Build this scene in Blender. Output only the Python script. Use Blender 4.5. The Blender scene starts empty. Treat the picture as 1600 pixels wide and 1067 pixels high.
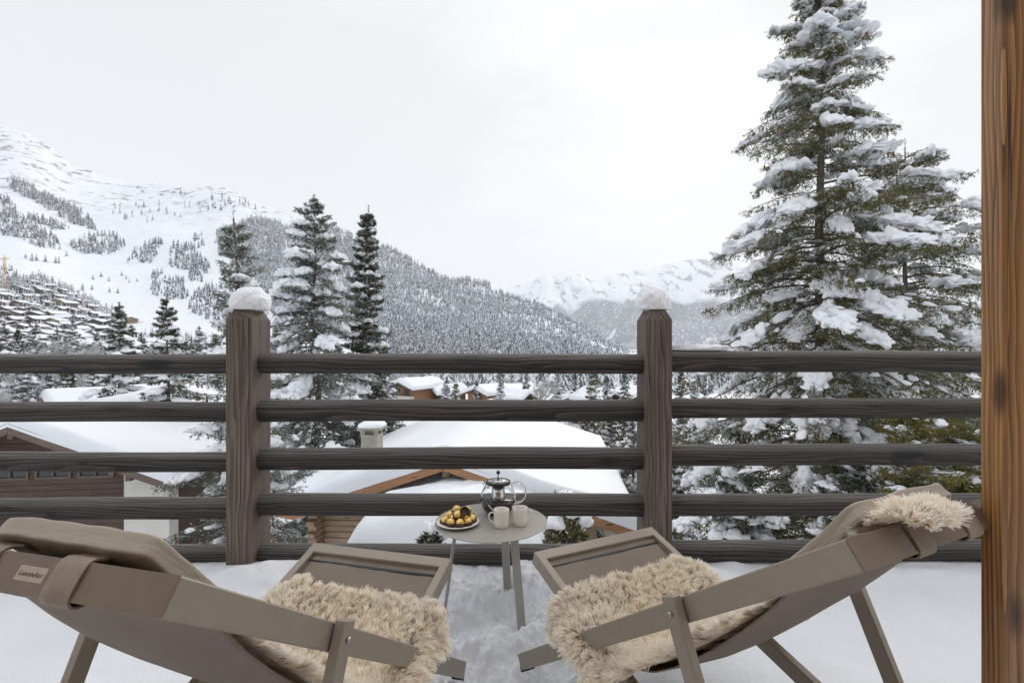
import bpy, math, random
import numpy as np
from mathutils import Vector, Matrix

PI = math.pi
S = bpy.context.scene
COL = S.collection
rng = np.random.default_rng(7)
random.seed(7)
FPX = 800.0                      # focal length in photo pixels (18 mm on a 36 mm sensor, 1600 px wide)
HAZE = 8.0e-5
EYE = 1.2                        # eye height above the terrace snow; the camera is the origin


def P(px, py, d):
    """a photo pixel at a chosen distance -> a point in the place"""
    return np.array([(px - 800.0) / FPX * d, d, (533.0 - py) / FPX * d])


# ------------------------------------------------------------------ materials
class NT:
    def __init__(self, name):
        self.m = bpy.data.materials.new(name)
        self.m.use_nodes = True
        self.t = self.m.node_tree
        self.b = self.t.nodes['Principled BSDF']

    def n(self, typ, **kw):
        nd = self.t.nodes.new(typ)
        for k, v in kw.items():
            if k.startswith('i_'):
                nd.inputs[k[2:].replace('_', ' ')].default_value = v
            else:
                setattr(nd, k, v)
        return nd

    def l(self, a, b):
        self.t.links.new(a, b)

    def ramp(self, fac, stops):
        r = self.n('ShaderNodeValToRGB')
        e = r.color_ramp.elements
        while len(e) < len(stops):
            e.new(0.5)
        for q, (p, c) in zip(e, stops):
            q.position = p
            q.color = (*c, 1) if len(c) == 3 else c
        self.l(fac, r.inputs[0])
        return r.outputs[0]

    def mix(self, fac, a, b, blend='MIX'):
        m = self.n('ShaderNodeMix', data_type='RGBA', blend_type=blend)
        for sock, v in ((m.inputs[0], fac), (m.inputs[6], a), (m.inputs[7], b)):
            if hasattr(v, 'is_linked'):
                self.l(v, sock)
            elif isinstance(v, (tuple, list)):
                sock.default_value = (*v, 1)
            else:
                sock.default_value = v
        return m.outputs[2]

    def math(self, op, a, b=None, clamp=False):
        m = self.n('ShaderNodeMath', operation=op, use_clamp=clamp)
        for i, v in enumerate((a, b)):
            if v is None:
                continue
            if hasattr(v, 'is_linked'):
                self.l(v, m.inputs[i])
            else:
                m.inputs[i].default_value = v
        return m.outputs[0]

    def noise(self, vec, scale, detail=4, rough=0.55, dist=0.0):
        nd = self.n('ShaderNodeTexNoise')
        nd.inputs['Scale'].default_value = scale
        nd.inputs['Detail'].default_value = detail
        nd.inputs['Roughness'].default_value = rough
        nd.inputs['Distortion'].default_value = dist
        if vec is not None:
            self.l(vec, nd.inputs['Vector'])
        return nd.outputs['Fac']

    def obj(self, scale=(1, 1, 1), rand=True):
        tc = self.n('ShaderNodeTexCoord')
        v = tc.outputs['Object']
        if rand:
            oi = self.n('ShaderNodeObjectInfo')
            k = self.n('ShaderNodeVectorMath', operation='SCALE')
            k.inputs[0].default_value = (37.0, 53.0, 71.0)
            self.l(oi.outputs['Random'], k.inputs['Scale'])
            ad = self.n('ShaderNodeVectorMath', operation='ADD')
            self.l(v, ad.inputs[0])
            self.l(k.outputs[0], ad.inputs[1])
            v = ad.outputs[0]
        mp = self.n('ShaderNodeMapping')
        mp.inputs['Scale'].default_value = scale
        self.l(v, mp.inputs['Vector'])
        return mp.outputs[0]

    def bump(self, h, strength=0.4, dist=0.01, normal=None):
        b = self.n('ShaderNodeBump')
        b.inputs['Strength'].default_value = strength
        b.inputs['Distance'].default_value = dist
        self.l(h, b.inputs['Height'])
        if normal is not None:
            self.l(normal, b.inputs['Normal'])
        return b.outputs[0]

    def translucent(self, col, k):
        tl = self.n('ShaderNodeBsdfTranslucent')
        self.l(col, tl.inputs['Color'])
        mxs = self.n('ShaderNodeMixShader')
        mxs.inputs[0].default_value = k
        self.l(self.b.outputs[0], mxs.inputs[1])
        self.l(tl.outputs[0], mxs.inputs[2])
        self.l(mxs.outputs[0], self.t.nodes['Material Output'].inputs['Surface'])

    def set(self, color=None, rough=None, metal=None, normal=None, **kw):
        for nm, v in (('Base Color', color), ('Roughness', rough), ('Metallic', metal), ('Normal', normal)):
            if v is None:
                continue
            if hasattr(v, 'is_linked'):
                self.l(v, self.b.inputs[nm])
            else:
                self.b.inputs[nm].default_value = (*v, 1) if isinstance(v, (tuple, list)) else v
        for k, v in kw.items():
            self.b.inputs[k.replace('_', ' ')].default_value = v
        return self.m


def plain(name, col, rough=0.6, metal=0.0, var=0.12, vs=8.0, bump=0.0, bs=60.0, **kw):
    t = NT(name)
    v = t.obj()
    f = t.noise(v, vs, 5, 0.6)
    a = tuple(c * (1 - var) for c in col)
    b = tuple(min(1, c * (1 + var)) for c in col)
    nrm = None
    if bump:
        nrm = t.bump(t.noise(v, bs, 4), bump, 0.004)
    return t.set(t.ramp(f, [(0.3, a), (0.7, b)]), rough, metal, nrm, **kw)


def wood(name, dark, mid, light, axis=0, grain=1.0, knots=True, bump=0.5, rough=0.75, crack=0.6, wave=0.55, warp=0.11, kscale=1.0, lit_weathered=0.0):
    """sawn or weathered timber with the grain running along local AXIS"""
    t = NT(name)
    sc = [1, 1, 1]
    sc[axis] = 0.13
    v = t.obj(tuple(sc))
    nz = t.n('ShaderNodeTexNoise')
    nz.inputs['Scale'].default_value = 7.0
    nz.inputs['Detail'].default_value = 2.0
    t.l(v, nz.inputs['Vector'])
    sub = t.n('ShaderNodeVectorMath', operation='SUBTRACT')
    t.l(nz.outputs['Color'], sub.inputs[0])
    sub.inputs[1].default_value = (0.5, 0.5, 0.5)
    scl = t.n('ShaderNodeVectorMath', operation='SCALE')
    t.l(sub.outputs[0], scl.inputs[0])
    scl.inputs['Scale'].default_value = warp
    add = t.n('ShaderNodeVectorMath', operation='ADD')
    t.l(v, add.inputs[0])
    t.l(scl.outputs[0], add.inputs[1])
    wv = t.n('ShaderNodeTexWave', wave_type='RINGS', rings_direction='XYZ'[axis], wave_profile='SAW')
    wv.inputs['Scale'].default_value = 14.0 * grain
    wv.inputs['Distortion'].default_value = 2.5
    wv.inputs['Detail'].default_value = 3.0
    wv.inputs['Detail Scale'].default_value = 1.2
    t.l(add.outputs[0], wv.inputs['Vector'])
    fsc = [90, 90, 90]
    fsc[axis] = 2.2
    fine = t.noise(t.obj(tuple(fsc)), 1.0, 4, 0.65)
    g = t.math('ADD', t.math('MULTIPLY', wv.outputs['Fac'], wave), t.math('MULTIPLY', fine, 1.05 - wave))
    col = t.ramp(g, [(0.18, dark), (0.48, mid), (0.8, light)])
    blot = t.noise(t.obj(tuple(2.0 if i != axis else 0.8 for i in range(3))), 2.0, 4, 0.6)
    col = t.mix(t.math('MULTIPLY', t.ramp(blot, [(0.35, (1, 1, 1)), (0.65, (0, 0, 0))]), 0.45), col, tuple(c * 0.55 for c in mid))
    hgt = g
    csc = [16, 16, 16]
    csc[axis] = 0.35
    cr = t.noise(t.obj(tuple(csc)), 1.0, 3, 0.5)
    cm = t.ramp(t.math('ABSOLUTE', t.math('SUBTRACT', cr, 0.5)), [(0.0, (1, 1, 1)), (0.012, (0, 0, 0))])
    col = t.mix(t.math('MULTIPLY', cm, crack), col, tuple(c * 0.3 for c in dark))
    hgt = t.math('SUBTRACT', hgt, t.math('MULTIPLY', cm, crack))
    if knots:
        ks = [5.0 * kscale] * 3
        ks[axis] = 1.7 * kscale
        vo = t.n('ShaderNodeTexVoronoi')
        vo.inputs['Scale'].default_value = 1.0
        t.l(t.obj(tuple(ks)), vo.inputs['Vector'])
        km = t.ramp(vo.outputs['Distance'], [(0.13, (1, 1, 1)), (0.25, (0, 0, 0))])
        col = t.mix(t.math('MULTIPLY', km, 0.8), col, tuple(c * 0.35 for c in dark))
    if lit_weathered:
        # upward faces paler: weathered grey, plus the sky light on them put into colour
        ge = t.n('ShaderNodeNewGeometry')
        sz = t.n('ShaderNodeSeparateXYZ')
        t.l(ge.outputs['True Normal'], sz.inputs[0])
        up = t.math('MULTIPLY', t.ramp(sz.outputs['Z'], [(0.25, (0, 0, 0)), (0.8, (1, 1, 1))]), lit_weathered)
        col = t.mix(t.math('MULTIPLY', up, t.ramp(g, [(0.25, (0.3, 0.3, 0.3)), (0.6, (1, 1, 1))])), col, (0.34, 0.32, 0.30))
    return t.set(col, rough, 0.0, t.bump(hgt, bump, 0.006))


def snow_mat(name, col=(0.86, 0.89, 0.93), s1=6.0, b1=0.35, s2=90.0, b2=0.25, d1=0.05, d2=0.006, rough=0.55, lump=None):
    t = NT(name)
    tc = t.n('ShaderNodeTexCoord').outputs['Object']
    n1 = t.bump(t.noise(tc, s1, 5, 0.55), b1, d1)
    n2 = t.bump(t.noise(tc, s2, 4, 0.7), b2, d2, n1)
    return t.set(col, rough, 0.0, n2, Specular_IOR_Level=0.25)


def needle_mat(name, a, b, c):
    t = NT(name)
    v = t.obj((1, 1, 1))
    f = t.noise(v, 1.3, 4, 0.6)
    f2 = t.noise(v, 30.0, 2, 0.5)
    col = t.ramp(t.math('ADD', t.math('MULTIPLY', f, 0.6), t.math('MULTIPLY', f2, 0.4)), [(0.36, a), (0.52, b), (0.66, c)])
    t.set(col, 0.7, Specular_IOR_Level=0.2)
    t.translucent(col, 0.35)
    return t.m


M = {}
M['post_wood'] = wood('post_wood', (0.024, 0.018, 0.014), (0.122, 0.093, 0.073), (0.250, 0.200, 0.163), 2, 1.6, False, 0.28, crack=0.7, wave=0.35)
M['rail_wood'] = wood('rail_wood', (0.010, 0.008, 0.007), (0.043, 0.034, 0.030), (0.115, 0.095, 0.084), 0, 1.3, True, 0.7, crack=1.0, wave=0.45, kscale=1.3, lit_weathered=0.40)
M['door_wood'] = wood('door_wood', (0.055, 0.019, 0.006), (0.30, 0.138, 0.044), (0.50, 0.270, 0.100), 2, 2.4, True, 0.35, rough=0.38, crack=0.9, wave=0.45, warp=0.06, kscale=2.2)
M['house_wood'] = wood('house_wood', (0.07, 0.035, 0.017), (0.16, 0.085, 0.042), (0.25, 0.14, 0.075), 0, 0.8, True, 0.3)
M['pale_log'] = wood('pale_log', (0.34, 0.22, 0.13), (0.55, 0.40, 0.27), (0.66, 0.52, 0.38), 0, 0.6, True, 0.3, crack=0.2)
M['barge_orange'] = wood('barge_orange', (0.20, 0.09, 0.04), (0.42, 0.22, 0.11), (0.55, 0.33, 0.19), 0, 0.6, True, 0.3, crack=0.3)
M['brown_board'] = wood('brown_board', (0.045, 0.028, 0.022), (0.105, 0.066, 0.052), (0.16, 0.105, 0.085), 0, 0.5, False, 0.3, crack=0.4)
M['barge_brown'] = wood('barge_brown', (0.09, 0.062, 0.05), (0.17, 0.12, 0.10), (0.24, 0.18, 0.155), 0, 0.5, False, 0.3, crack=0.3)
M['soffit'] = plain('soffit', (0.13, 0.085, 0.055), 0.8, 0, 0.3, 6)
M['stucco'] = plain('stucco', (0.74, 0.72, 0.68), 0.9, 0, 0.05, 3, 0.3, 40)
M['orange_wood'] = plain('orange_wood', (0.29, 0.145, 0.08), 0.7, 0, 0.3, 5)
M['dark_chalet'] = plain('dark_chalet', (0.045, 0.033, 0.027), 0.8, 0, 0.4, 0.4)
M['brown_chalet'] = plain('brown_chalet', (0.12, 0.06, 0.04), 0.8, 0, 0.4, 0.4)
M['grey_chalet'] = plain('grey_chalet', (0.12, 0.115, 0.11), 0.8, 0, 0.3, 0.4)
M['pale_chalet'] = plain('pale_chalet', (0.34, 0.23, 0.13), 0.8, 0, 0.3, 0.4)
M['concrete'] = plain('concrete', (0.34, 0.32, 0.27), 0.9, 0, 0.15, 5, 0.4, 40)
M['dark_metal'] = plain('dark_metal', (0.05, 0.05, 0.052), 0.5, 0.3, 0.1)
M['glass_dark'] = plain('glass_dark', (0.05, 0.055, 0.06), 0.15, 0, 0.2, 3)
M['white_frame'] = plain('white_frame', (0.6, 0.56, 0.5), 0.6, 0, 0.1)
M['snow_terrace'] = snow_mat('snow_terrace', (0.88, 0.90, 0.935), 9.0, 0.35, 110.0, 0.9, 0.03, 0.006)
M['snow_pad'] = snow_mat('snow_pad', (0.87, 0.89, 0.92), 5.0, 0.5, 40.0, 0.5, 0.06, 0.01)
M['snow_roof'] = snow_mat('snow_roof', (0.80, 0.825, 0.86), 0.5, 0.3, 12.0, 0.4, 0.3, 0.03)
M['snow_far'] = snow_mat('snow_far', (0.80, 0.825, 0.86), 0.05, 0.4, 0.6, 0.3, 4.0, 0.3)
M['frame_metal'] = plain('frame_metal', (0.29, 0.245, 0.195), 0.42, 0.2, 0.04, 30)
M['sling'] = plain('sling', (0.205, 0.160, 0.124), 0.7, 0, 0.10, 5, 0.3, 700)
M['head_metal_shaded'] = plain('head_metal_shaded', (0.185, 0.132, 0.090), 0.45, 0.1, 0.06, 20)  # browner than the frame: shade on the head bar put into its colour
M['leather'] = plain('leather', (0.36, 0.30, 0.235), 0.5, 0, 0.05, 5, 0.2, 260)
M['strap_leather'] = plain('strap_leather', (0.27, 0.205, 0.155), 0.6, 0, 0.18, 20, 0.3, 300)
M['plate_metal'] = plain('plate_metal', (0.44, 0.33, 0.27), 0.45, 0.2, 0.06, 40)
M['ink'] = plain('ink', (0.17, 0.115, 0.09), 0.7)
M['bolt'] = plain('bolt', (0.42, 0.41, 0.40), 0.3, 1.0, 0.05)
M['rubber'] = plain('rubber', (0.03, 0.03, 0.03), 0.8)
M['table_paint'] = plain('table_paint', (0.36, 0.335, 0.295), 0.45, 0.1, 0.05, 12, 0.1, 300)
M['china'] = plain('china', (0.85, 0.81, 0.73), 0.25, 0, 0.02)
M['china_white'] = plain('china_white', (0.80, 0.785, 0.76), 0.25, 0, 0.02)
M['steel'] = plain('steel', (0.62, 0.61, 0.60), 0.22, 1.0, 0.03)
M['black_plastic'] = plain('black_plastic', (0.018, 0.018, 0.019), 0.35)
M['foil'] = plain('foil', (0.83, 0.58, 0.20), 0.32, 0.85, 0.25, 60, 0.9, 140)
M['paper_cup'] = plain('paper_cup', (0.085, 0.042, 0.022), 0.6, 0, 0.2, 80)
M['coffee'] = plain('coffee', (0.016, 0.007, 0.004), 0.1)
M['bark'] = plain('bark', (0.16, 0.13, 0.105), 0.9, 0, 0.35, 7, 0.8, 26)
M['cone'] = plain('cone', (0.22, 0.11, 0.055), 0.8, 0, 0.3, 9)
M['needle_green'] = needle_mat('needle_green', (0.074, 0.076, 0.032), (0.145, 0.142, 0.064), (0.225, 0.208, 0.105))
M['needle_blue'] = needle_mat('needle_blue', (0.085, 0.098, 0.078), (0.170, 0.186, 0.152), (0.28, 0.295, 0.26))
M['needle_dark'] = needle_mat('needle_dark', (0.046, 0.052, 0.034), (0.095, 0.104, 0.068), (0.155, 0.160, 0.110))
M['needle_yellow'] = needle_mat('needle_yellow', (0.11, 0.10, 0.030), (0.20, 0.18, 0.06), (0.30, 0.26, 0.10))
M['needle_frost'] = needle_mat('needle_frost', (0.08, 0.088, 0.086), (0.18, 0.19, 0.19), (0.32, 0.335, 0.34))
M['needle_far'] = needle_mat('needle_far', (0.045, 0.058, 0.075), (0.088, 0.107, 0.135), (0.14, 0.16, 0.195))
M['twig_frost'] = needle_mat('twig_frost', (0.30, 0.29, 0.28), (0.48, 0.48, 0.48), (0.66, 0.67, 0.69))
M['leaf_brown'] = needle_mat('leaf_brown', (0.16, 0.06, 0.025), (0.30, 0.13, 0.06), (0.42, 0.21, 0.11))
M['crane_paint'] = plain('crane_paint', (0.62, 0.34, 0.10), 0.5)


def glass_mat():
    t = NT('clear_glass')
    return t.set((0.97, 0.98, 0.98), 0.02, 0, None, Transmission_Weight=1.0, IOR=1.25)


M['glass'] = glass_mat()


def attr_mat(name, rough=0.8):
    t = NT(name)
    a = t.n('ShaderNodeAttribute', attribute_name='tint')
    t.set(a.outputs['Color'], rough, 0, None, Specular_IOR_Level=0.15)
    t.translucent(a.outputs['Color'], 0.52)
    return t.m


M['wool'] = attr_mat('wool', 0.85)


def hill_mat():
    t = NT('hill_snow')
    tc = t.n('ShaderNodeTexCoord').outputs['Object']
    mp = t.n('ShaderNodeMapping')
    mp.inputs['Scale'].default_value = (0.010, 0.010, 0.022)
    t.l(tc, mp.inputs['Vector'])
    big = t.noise(mp.outputs[0], 1.0, 6, 0.65, 0.4)
    mp2 = t.n('ShaderNodeMapping')
    mp2.inputs['Scale'].default_value = (0.035, 0.02, 0.035)
    t.l(tc, mp2.inputs['Vector'])
    fine = t.noise(mp2.outputs[0], 1.0, 5, 0.7, 0.6)
    sep = t.n('ShaderNodeSeparateXYZ')
    t.l(tc, sep.inputs[0])
    alt = t.n('ShaderNodeMapRange')
    alt.inputs['From Min'].default_value = 380
    alt.inputs['From Max'].default_value = 620
    t.l(sep.outputs['Z'], alt.inputs['Value'])
    k = t.math('MULTIPLY', t.math('MULTIPLY', t.ramp(big, [(0.48, (0, 0, 0)), (0.57, (1, 1, 1))]), t.ramp(fine, [(0.49, (0, 0, 0)), (0.58, (1, 1, 1))])), alt.outputs[0])
    col = t.mix(k, (0.80, 0.825, 0.86), (0.13, 0.125, 0.125))
    bn = t.bump(t.noise(tc, 0.02, 7, 0.6), 0.5, 14.0)
    return t.set(col, 0.7, 0, bn, Specular_IOR_Level=0.1)


def range_mat():
    t = NT('range_snow')
    tc = t.n('ShaderNodeTexCoord').outputs['Object']
    sep = t.n('ShaderNodeSeparateXYZ')
    t.l(tc, sep.inputs[0])
    mp0 = t.n('ShaderNodeMapping')
    mp0.inputs['Scale'].default_value = (0.0017, 0.00035, 0.0012)
    t.l(tc, mp0.inputs['Vector'])
    big = t.noise(mp0.outputs[0], 1.0, 5, 0.6)
    stip = t.noise(tc, 0.035, 4, 0.7)
    # below the tree line: blue-green forest broken by snowy clearings
    h = t.math('ADD', t.math('ADD', sep.outputs['Z'], t.math('MULTIPLY', t.math('SUBTRACT', big, 0.5), 900.0)), t.math('MULTIPLY', t.math('SUBTRACT', stip, 0.5), 160.0))
    line = t.n('ShaderNodeMapRange')
    line.inputs['From Min'].default_value = 500
    line.inputs['From Max'].default_value = 420
    t.l(h, line.inputs['Value'])
    vo = t.n('ShaderNodeTexVoronoi')
    vo.inputs['Scale'].default_value = 0.00145
    t.l(tc, vo.inputs['Vector'])
    clear = t.ramp(vo.outputs['Distance'], [(0.13, (0, 0, 0)), (0.16, (1, 1, 1))])
    f = t.math('MULTIPLY', t.math('MULTIPLY', line.outputs[0], t.ramp(stip, [(0.36, (0.25, 0.25, 0.25)), (0.52, (1, 1, 1))])), clear)
    mp2 = t.n('ShaderNodeMapping')
    mp2.inputs['Scale'].default_value = (0.0060, 0.0012, 0.0045)
    t.l(tc, mp2.inputs['Vector'])
    rk = t.noise(mp2.outputs[0], 1.0, 7, 0.7, 0.5)
    rock = t.math('MULTIPLY', t.ramp(rk, [(0.53, (0, 0, 0)), (0.60, (1, 1, 1))]), 0.85)
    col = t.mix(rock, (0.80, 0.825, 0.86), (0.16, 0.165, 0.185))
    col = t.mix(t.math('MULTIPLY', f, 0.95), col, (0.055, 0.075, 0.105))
    return t.set(col, 0.8, 0, None, Specular_IOR_Level=0.1)


M['hill'] = hill_mat()
M['range'] = range_mat()


# ------------------------------------------------------------------ mesh building
class MB:
    """collects vertices and faces for ONE mesh object"""

    def __init__(self):
        self.v, self.f, self.mi, self.sm, self.n, self.tint = [], [], [], [], 0, []

    def add(self, v, f, mi=0, smooth=False, tint=None):
        v = np.asarray(v, float).reshape(-1, 3)
        f = np.asarray(f, int)
        self.v.append(v)
        if f.size:
            self.f.append(f + self.n)
            self.mi.append(np.full(len(f), mi) if np.isscalar(mi) else np.asarray(mi))
            self.sm.append(np.full(len(f), smooth))
        if tint is not None:
            self.tint.append(np.asarray(tint))
        self.n += len(v)
        return self

    def box(self, c, s, R=None, mi=0, bevel=0.0):
        c = np.array(c, float)
        s = np.array(s, float) / 2
        if bevel <= 0:
            q = np.array([[x, y, z] for x in (-1, 1) for y in (-1, 1) for z in (-1, 1)], float) * s
            f = [[0, 1, 3, 2], [4, 6, 7, 5], [0, 4, 5, 1], [2, 3, 7, 6], [0, 2, 6, 4], [1, 5, 7, 3]]
        else:
            b = min(bevel, min(s) * 0.95)
            pts, idx = [], {}
            for x in (-1, 1):
                for y in (-1, 1):
                    for z in (-1, 1):
                        for a in range(3):
                            d = np.array([x, y, z]) * (s - b)
                            d[a] = [x, y, z][a] * s[a]
                            idx[(x, y, z, a)] = len(pts)
                            pts.append(d)
            q = np.array(pts)
            f = []
            for a in range(3):
                o = [i for i in range(3) if i != a]
                for sg in (-1, 1):
                    ring = []
                    for (p_, r_) in ((-1, -1), (1, -1), (1, 1), (-1, 1)):
                        k = [0, 0, 0]
                        k[a] = sg
                        k[o[0]], k[o[1]] = p_, r_
                        ring.append(idx[(*k, a)])
                    f.append(ring)
            for a in range(3):
                o = [i for i in range(3) if i != a]
                for p_ in (-1, 1):
                    for r_ in (-1, 1):
                        k0, k1 = [0, 0, 0], [0, 0, 0]
                        k0[a], k1[a] = -1, 1
                        k0[o[0]] = k1[o[0]] = p_
                        k0[o[1]] = k1[o[1]] = r_
                        f.append([idx[(*k0, o[0])], idx[(*k1, o[0])], idx[(*k1, o[1])], idx[(*k0, o[1])]])
            tri = []
            for x in (-1, 1):
                for y in (-1, 1):
                    for z in (-1, 1):
                        tri.append([idx[(x, y, z, a)] for a in range(3)])
            if R is not None:
                q = q @ np.array(R, float).T
            n0 = self.n
            self.add(q + c, f, mi)
            self.f.append(np.array(tri) + n0)
            self.mi.append(np.full(len(tri), mi))
            self.sm.append(np.full(len(tri), False))
            return self
        if R is not None:
            q = q @ np.array(R, float).T
        return self.add(q + c, f, mi)

    def bar(self, a, b, up, w, h, mi=0, bevel=0.0):
        """a rectangular bar from a to b; h along UP, w across"""
        a, b, up = (np.array(x, float) for x in (a, b, up))
        x = b - a
        L = np.linalg.norm(x)
        x = x / L
        y = np.cross(up, x)
        y /= np.linalg.norm(y)
        z = np.cross(x, y)
        return self.box((a + b) / 2, (L, w, h), np.stack([x, y, z], 1), mi, bevel)

    def tube(self, pts, rad, seg=8, mi=0, smooth=True, cap=True):
        pts = np.asarray(pts, float)
        rad = np.full(len(pts), rad) if np.isscalar(rad) else np.asarray(rad, float)
        d = np.gradient(pts, axis=0)
        d /= np.linalg.norm(d, axis=1)[:, None] + 1e-12
        ref = np.array([0, 0, 1.0]) if abs(d[0][2]) < 0.9 else np.array([1.0, 0, 0])
        vs = []
        for i in range(len(pts)):
            u = np.cross(d[i], ref)
            u /= np.linalg.norm(u) + 1e-12
            w = np.cross(d[i], u)
            ref = np.cross(u, d[i])
            th = np.arange(seg) / seg * 2 * PI
            vs.append(pts[i] + rad[i] * (np.cos(th)[:, None] * u + np.sin(th)[:, None] * w))
        v = np.concatenate(vs)
        k = np.arange(len(pts) - 1)[:, None] * seg
        j = np.arange(seg)[None, :]
        j2 = (j + 1) % seg
        f = np.stack([k + j, k + j2, k + seg + j2, k + seg + j], -1).reshape(-1, 4)
        n0 = self.n
        self.add(v, f, mi, smooth)
        if cap:
            for base, rev in ((0, True), ((len(pts) - 1) * seg, False)):
                c = self.n
                self.v.append(pts[[0 if rev else -1]])
                self.n += 1
                jj = np.arange(seg)
                t = np.stack([np.full(seg, c), n0 + base + (jj + 1) % seg, n0 + base + jj], 1) if rev else np.stack([np.full(seg, c), n0 + base + jj, n0 + base + (jj + 1) % seg], 1)
                self.f.append(t)
                self.mi.append(np.full(seg, mi))
                self.sm.append(np.full(seg, smooth))
        return self

    def lathe(self, prof, c=(0, 0, 0), seg=32, mi=0, smooth=True):
        prof = np.asarray(prof, float)
        th = np.arange(seg) / seg * 2 * PI
        v = np.stack([prof[:, 0][:, None] * np.cos(th), prof[:, 0][:, None] * np.sin(th), np.repeat(prof[:, 1][:, None], seg, 1)], -1).reshape(-1, 3) + np.array(c, float)
        k = np.arange(len(prof) - 1)[:, None] * seg
        j = np.arange(seg)[None, :]
        j2 = (j + 1) % seg
        f = np.stack([k + j, k + j2, k + seg + j2, k + seg + j], -1).reshape(-1, 4)
        return self.add(v, f, mi, smooth)

    def grid(self, V, mi=0, smooth=True, flip=False):
        V = np.asarray(V, float)
        a, b = V.shape[:2]
        i = np.arange(a - 1)[:, None] * b
        j = np.arange(b - 1)[None, :]
        f = np.stack([i + j, i + b + j, i + b + j + 1, i + j + 1], -1).reshape(-1, 4)
        if flip:
            f = f[:, ::-1]
        return self.add(V.reshape(-1, 3), f, mi, smooth)

    def prism(self, poly, a, b, mi=0):
        """polygon given as 3D points, swept from offset a to offset b"""
        poly = np.asarray(poly, float)
        n = len(poly)
        v = np.concatenate([poly + np.array(a, float), poly + np.array(b, float)])
        j = np.arange(n)
        self.add(v, np.stack([j, (j + 1) % n, n + (j + 1) % n, n + j], 1), mi)
        n0 = self.n - 2 * n
        self.fan(n0 + j[::-1], mi)
        self.fan(n0 + n + j, mi)
        return self

    def fan(self, ids, mi):
        t = np.array([[ids[0], ids[k], ids[k + 1]] for k in range(1, len(ids) - 1)])
        self.f.append(t)
        self.mi.append(np.full(len(t), mi))
        self.sm.append(np.full(len(t), False))

    def mesh(self, name, mats):
        me = bpy.data.meshes.new(name)
        v = np.concatenate(self.v) if self.v else np.zeros((0, 3))
        sizes = np.concatenate([np.full(len(f), f.shape[1]) for f in self.f])
        loops = np.concatenate([f.ravel() for f in self.f]).astype(np.int32)
        me.vertices.add(len(v))
        me.vertices.foreach_set('co', v.astype(np.float32).ravel())
        me.loops.add(len(loops))
        me.loops.foreach_set('vertex_index', loops)
        me.polygons.add(len(sizes))
        st = np.zeros(len(sizes), np.int32)
        st[1:] = np.cumsum(sizes)[:-1]
        me.polygons.foreach_set('loop_start', st)
        me.polygons.foreach_set('loop_total', sizes.astype(np.int32))
        me.polygons.foreach_set('material_index', np.concatenate(self.mi).astype(np.int32))
        me.polygons.foreach_set('use_smooth', np.concatenate(self.sm).astype(bool))
        for m in (mats if isinstance(mats, (list, tuple)) else [mats]):
            me.materials.append(M[m] if isinstance(m, str) else m)
        if self.tint:
            at = me.attributes.new('tint', 'FLOAT_COLOR', 'POINT')
            c = np.concatenate(self.tint)
            at.data.foreach_set('color', np.concatenate([c, np.ones((len(c), 1))], 1).astype(np.float32).ravel())
        me.update(calc_edges=True)
        if len(v) < 200000:
            me.validate()
        return me

    def build(self, name, mats, parent=None, loc=None, normals=None):
        o = bpy.data.objects.new(name, self.mesh(name, mats))
        COL.objects.link(o)
        if normals is not None:
            o.data.normals_split_custom_set_from_vertices(np.asarray(normals, np.float32))
        if parent is not None:
            o.parent = parent
        if loc is not None:
            o.location = loc
        return o


def tag(o, label=None, cat=None, group=None, kind=None):
    if label:
        o['label'] = label
    if cat:
        o['category'] = cat
    if group:
        o['group'] = group
    if kind:
        o['kind'] = kind
    return o


def thing(name, label, cat, loc=(0, 0, 0), rz=0.0, group=None):
    o = bpy.data.objects.new(name, None)
    o.empty_display_size = 0.1
    COL.objects.link(o)
    o.location = loc
    o.rotation_euler = (0, 0, rz)
    return tag(o, label, cat, group)


def copy_thing(src, loc, rz, scale, label, group):
    r = src.copy()
    COL.objects.link(r)
    r.location = loc
    r.rotation_euler = (0, 0, rz)
    r.scale = scale if isinstance(scale, tuple) else (scale,) * 3
    tag(r, label, None, group)
    for ch in list(src.children):
        c = ch.copy()
        COL.objects.link(c)
        c.parent = r
        for g in list(ch.children):
            d = g.copy()
            COL.objects.link(d)
            d.parent = c
    return r


def sn(p, seed=0.0, oct=4, lac=2.1, gain=0.5):
    """cheap smooth noise from rotated sines, about -1..1"""
    p = np.asarray(p, float)
    out = np.zeros(p.shape[:-1])
    amp, fr = 1.0, 1.0
    r = np.random.default_rng(abs(int(seed * 1000)) + 11)
    for _ in range(oct):
        for _k in range(3):
            d = r.normal(size=p.shape[-1])
            d /= np.linalg.norm(d)
            out += amp * np.sin(fr * (p @ d) * 2.3 + r.uniform(0, 6.28)) / 2.2
        amp *= gain
        fr *= lac
    return out


_ICO = {}


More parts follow.
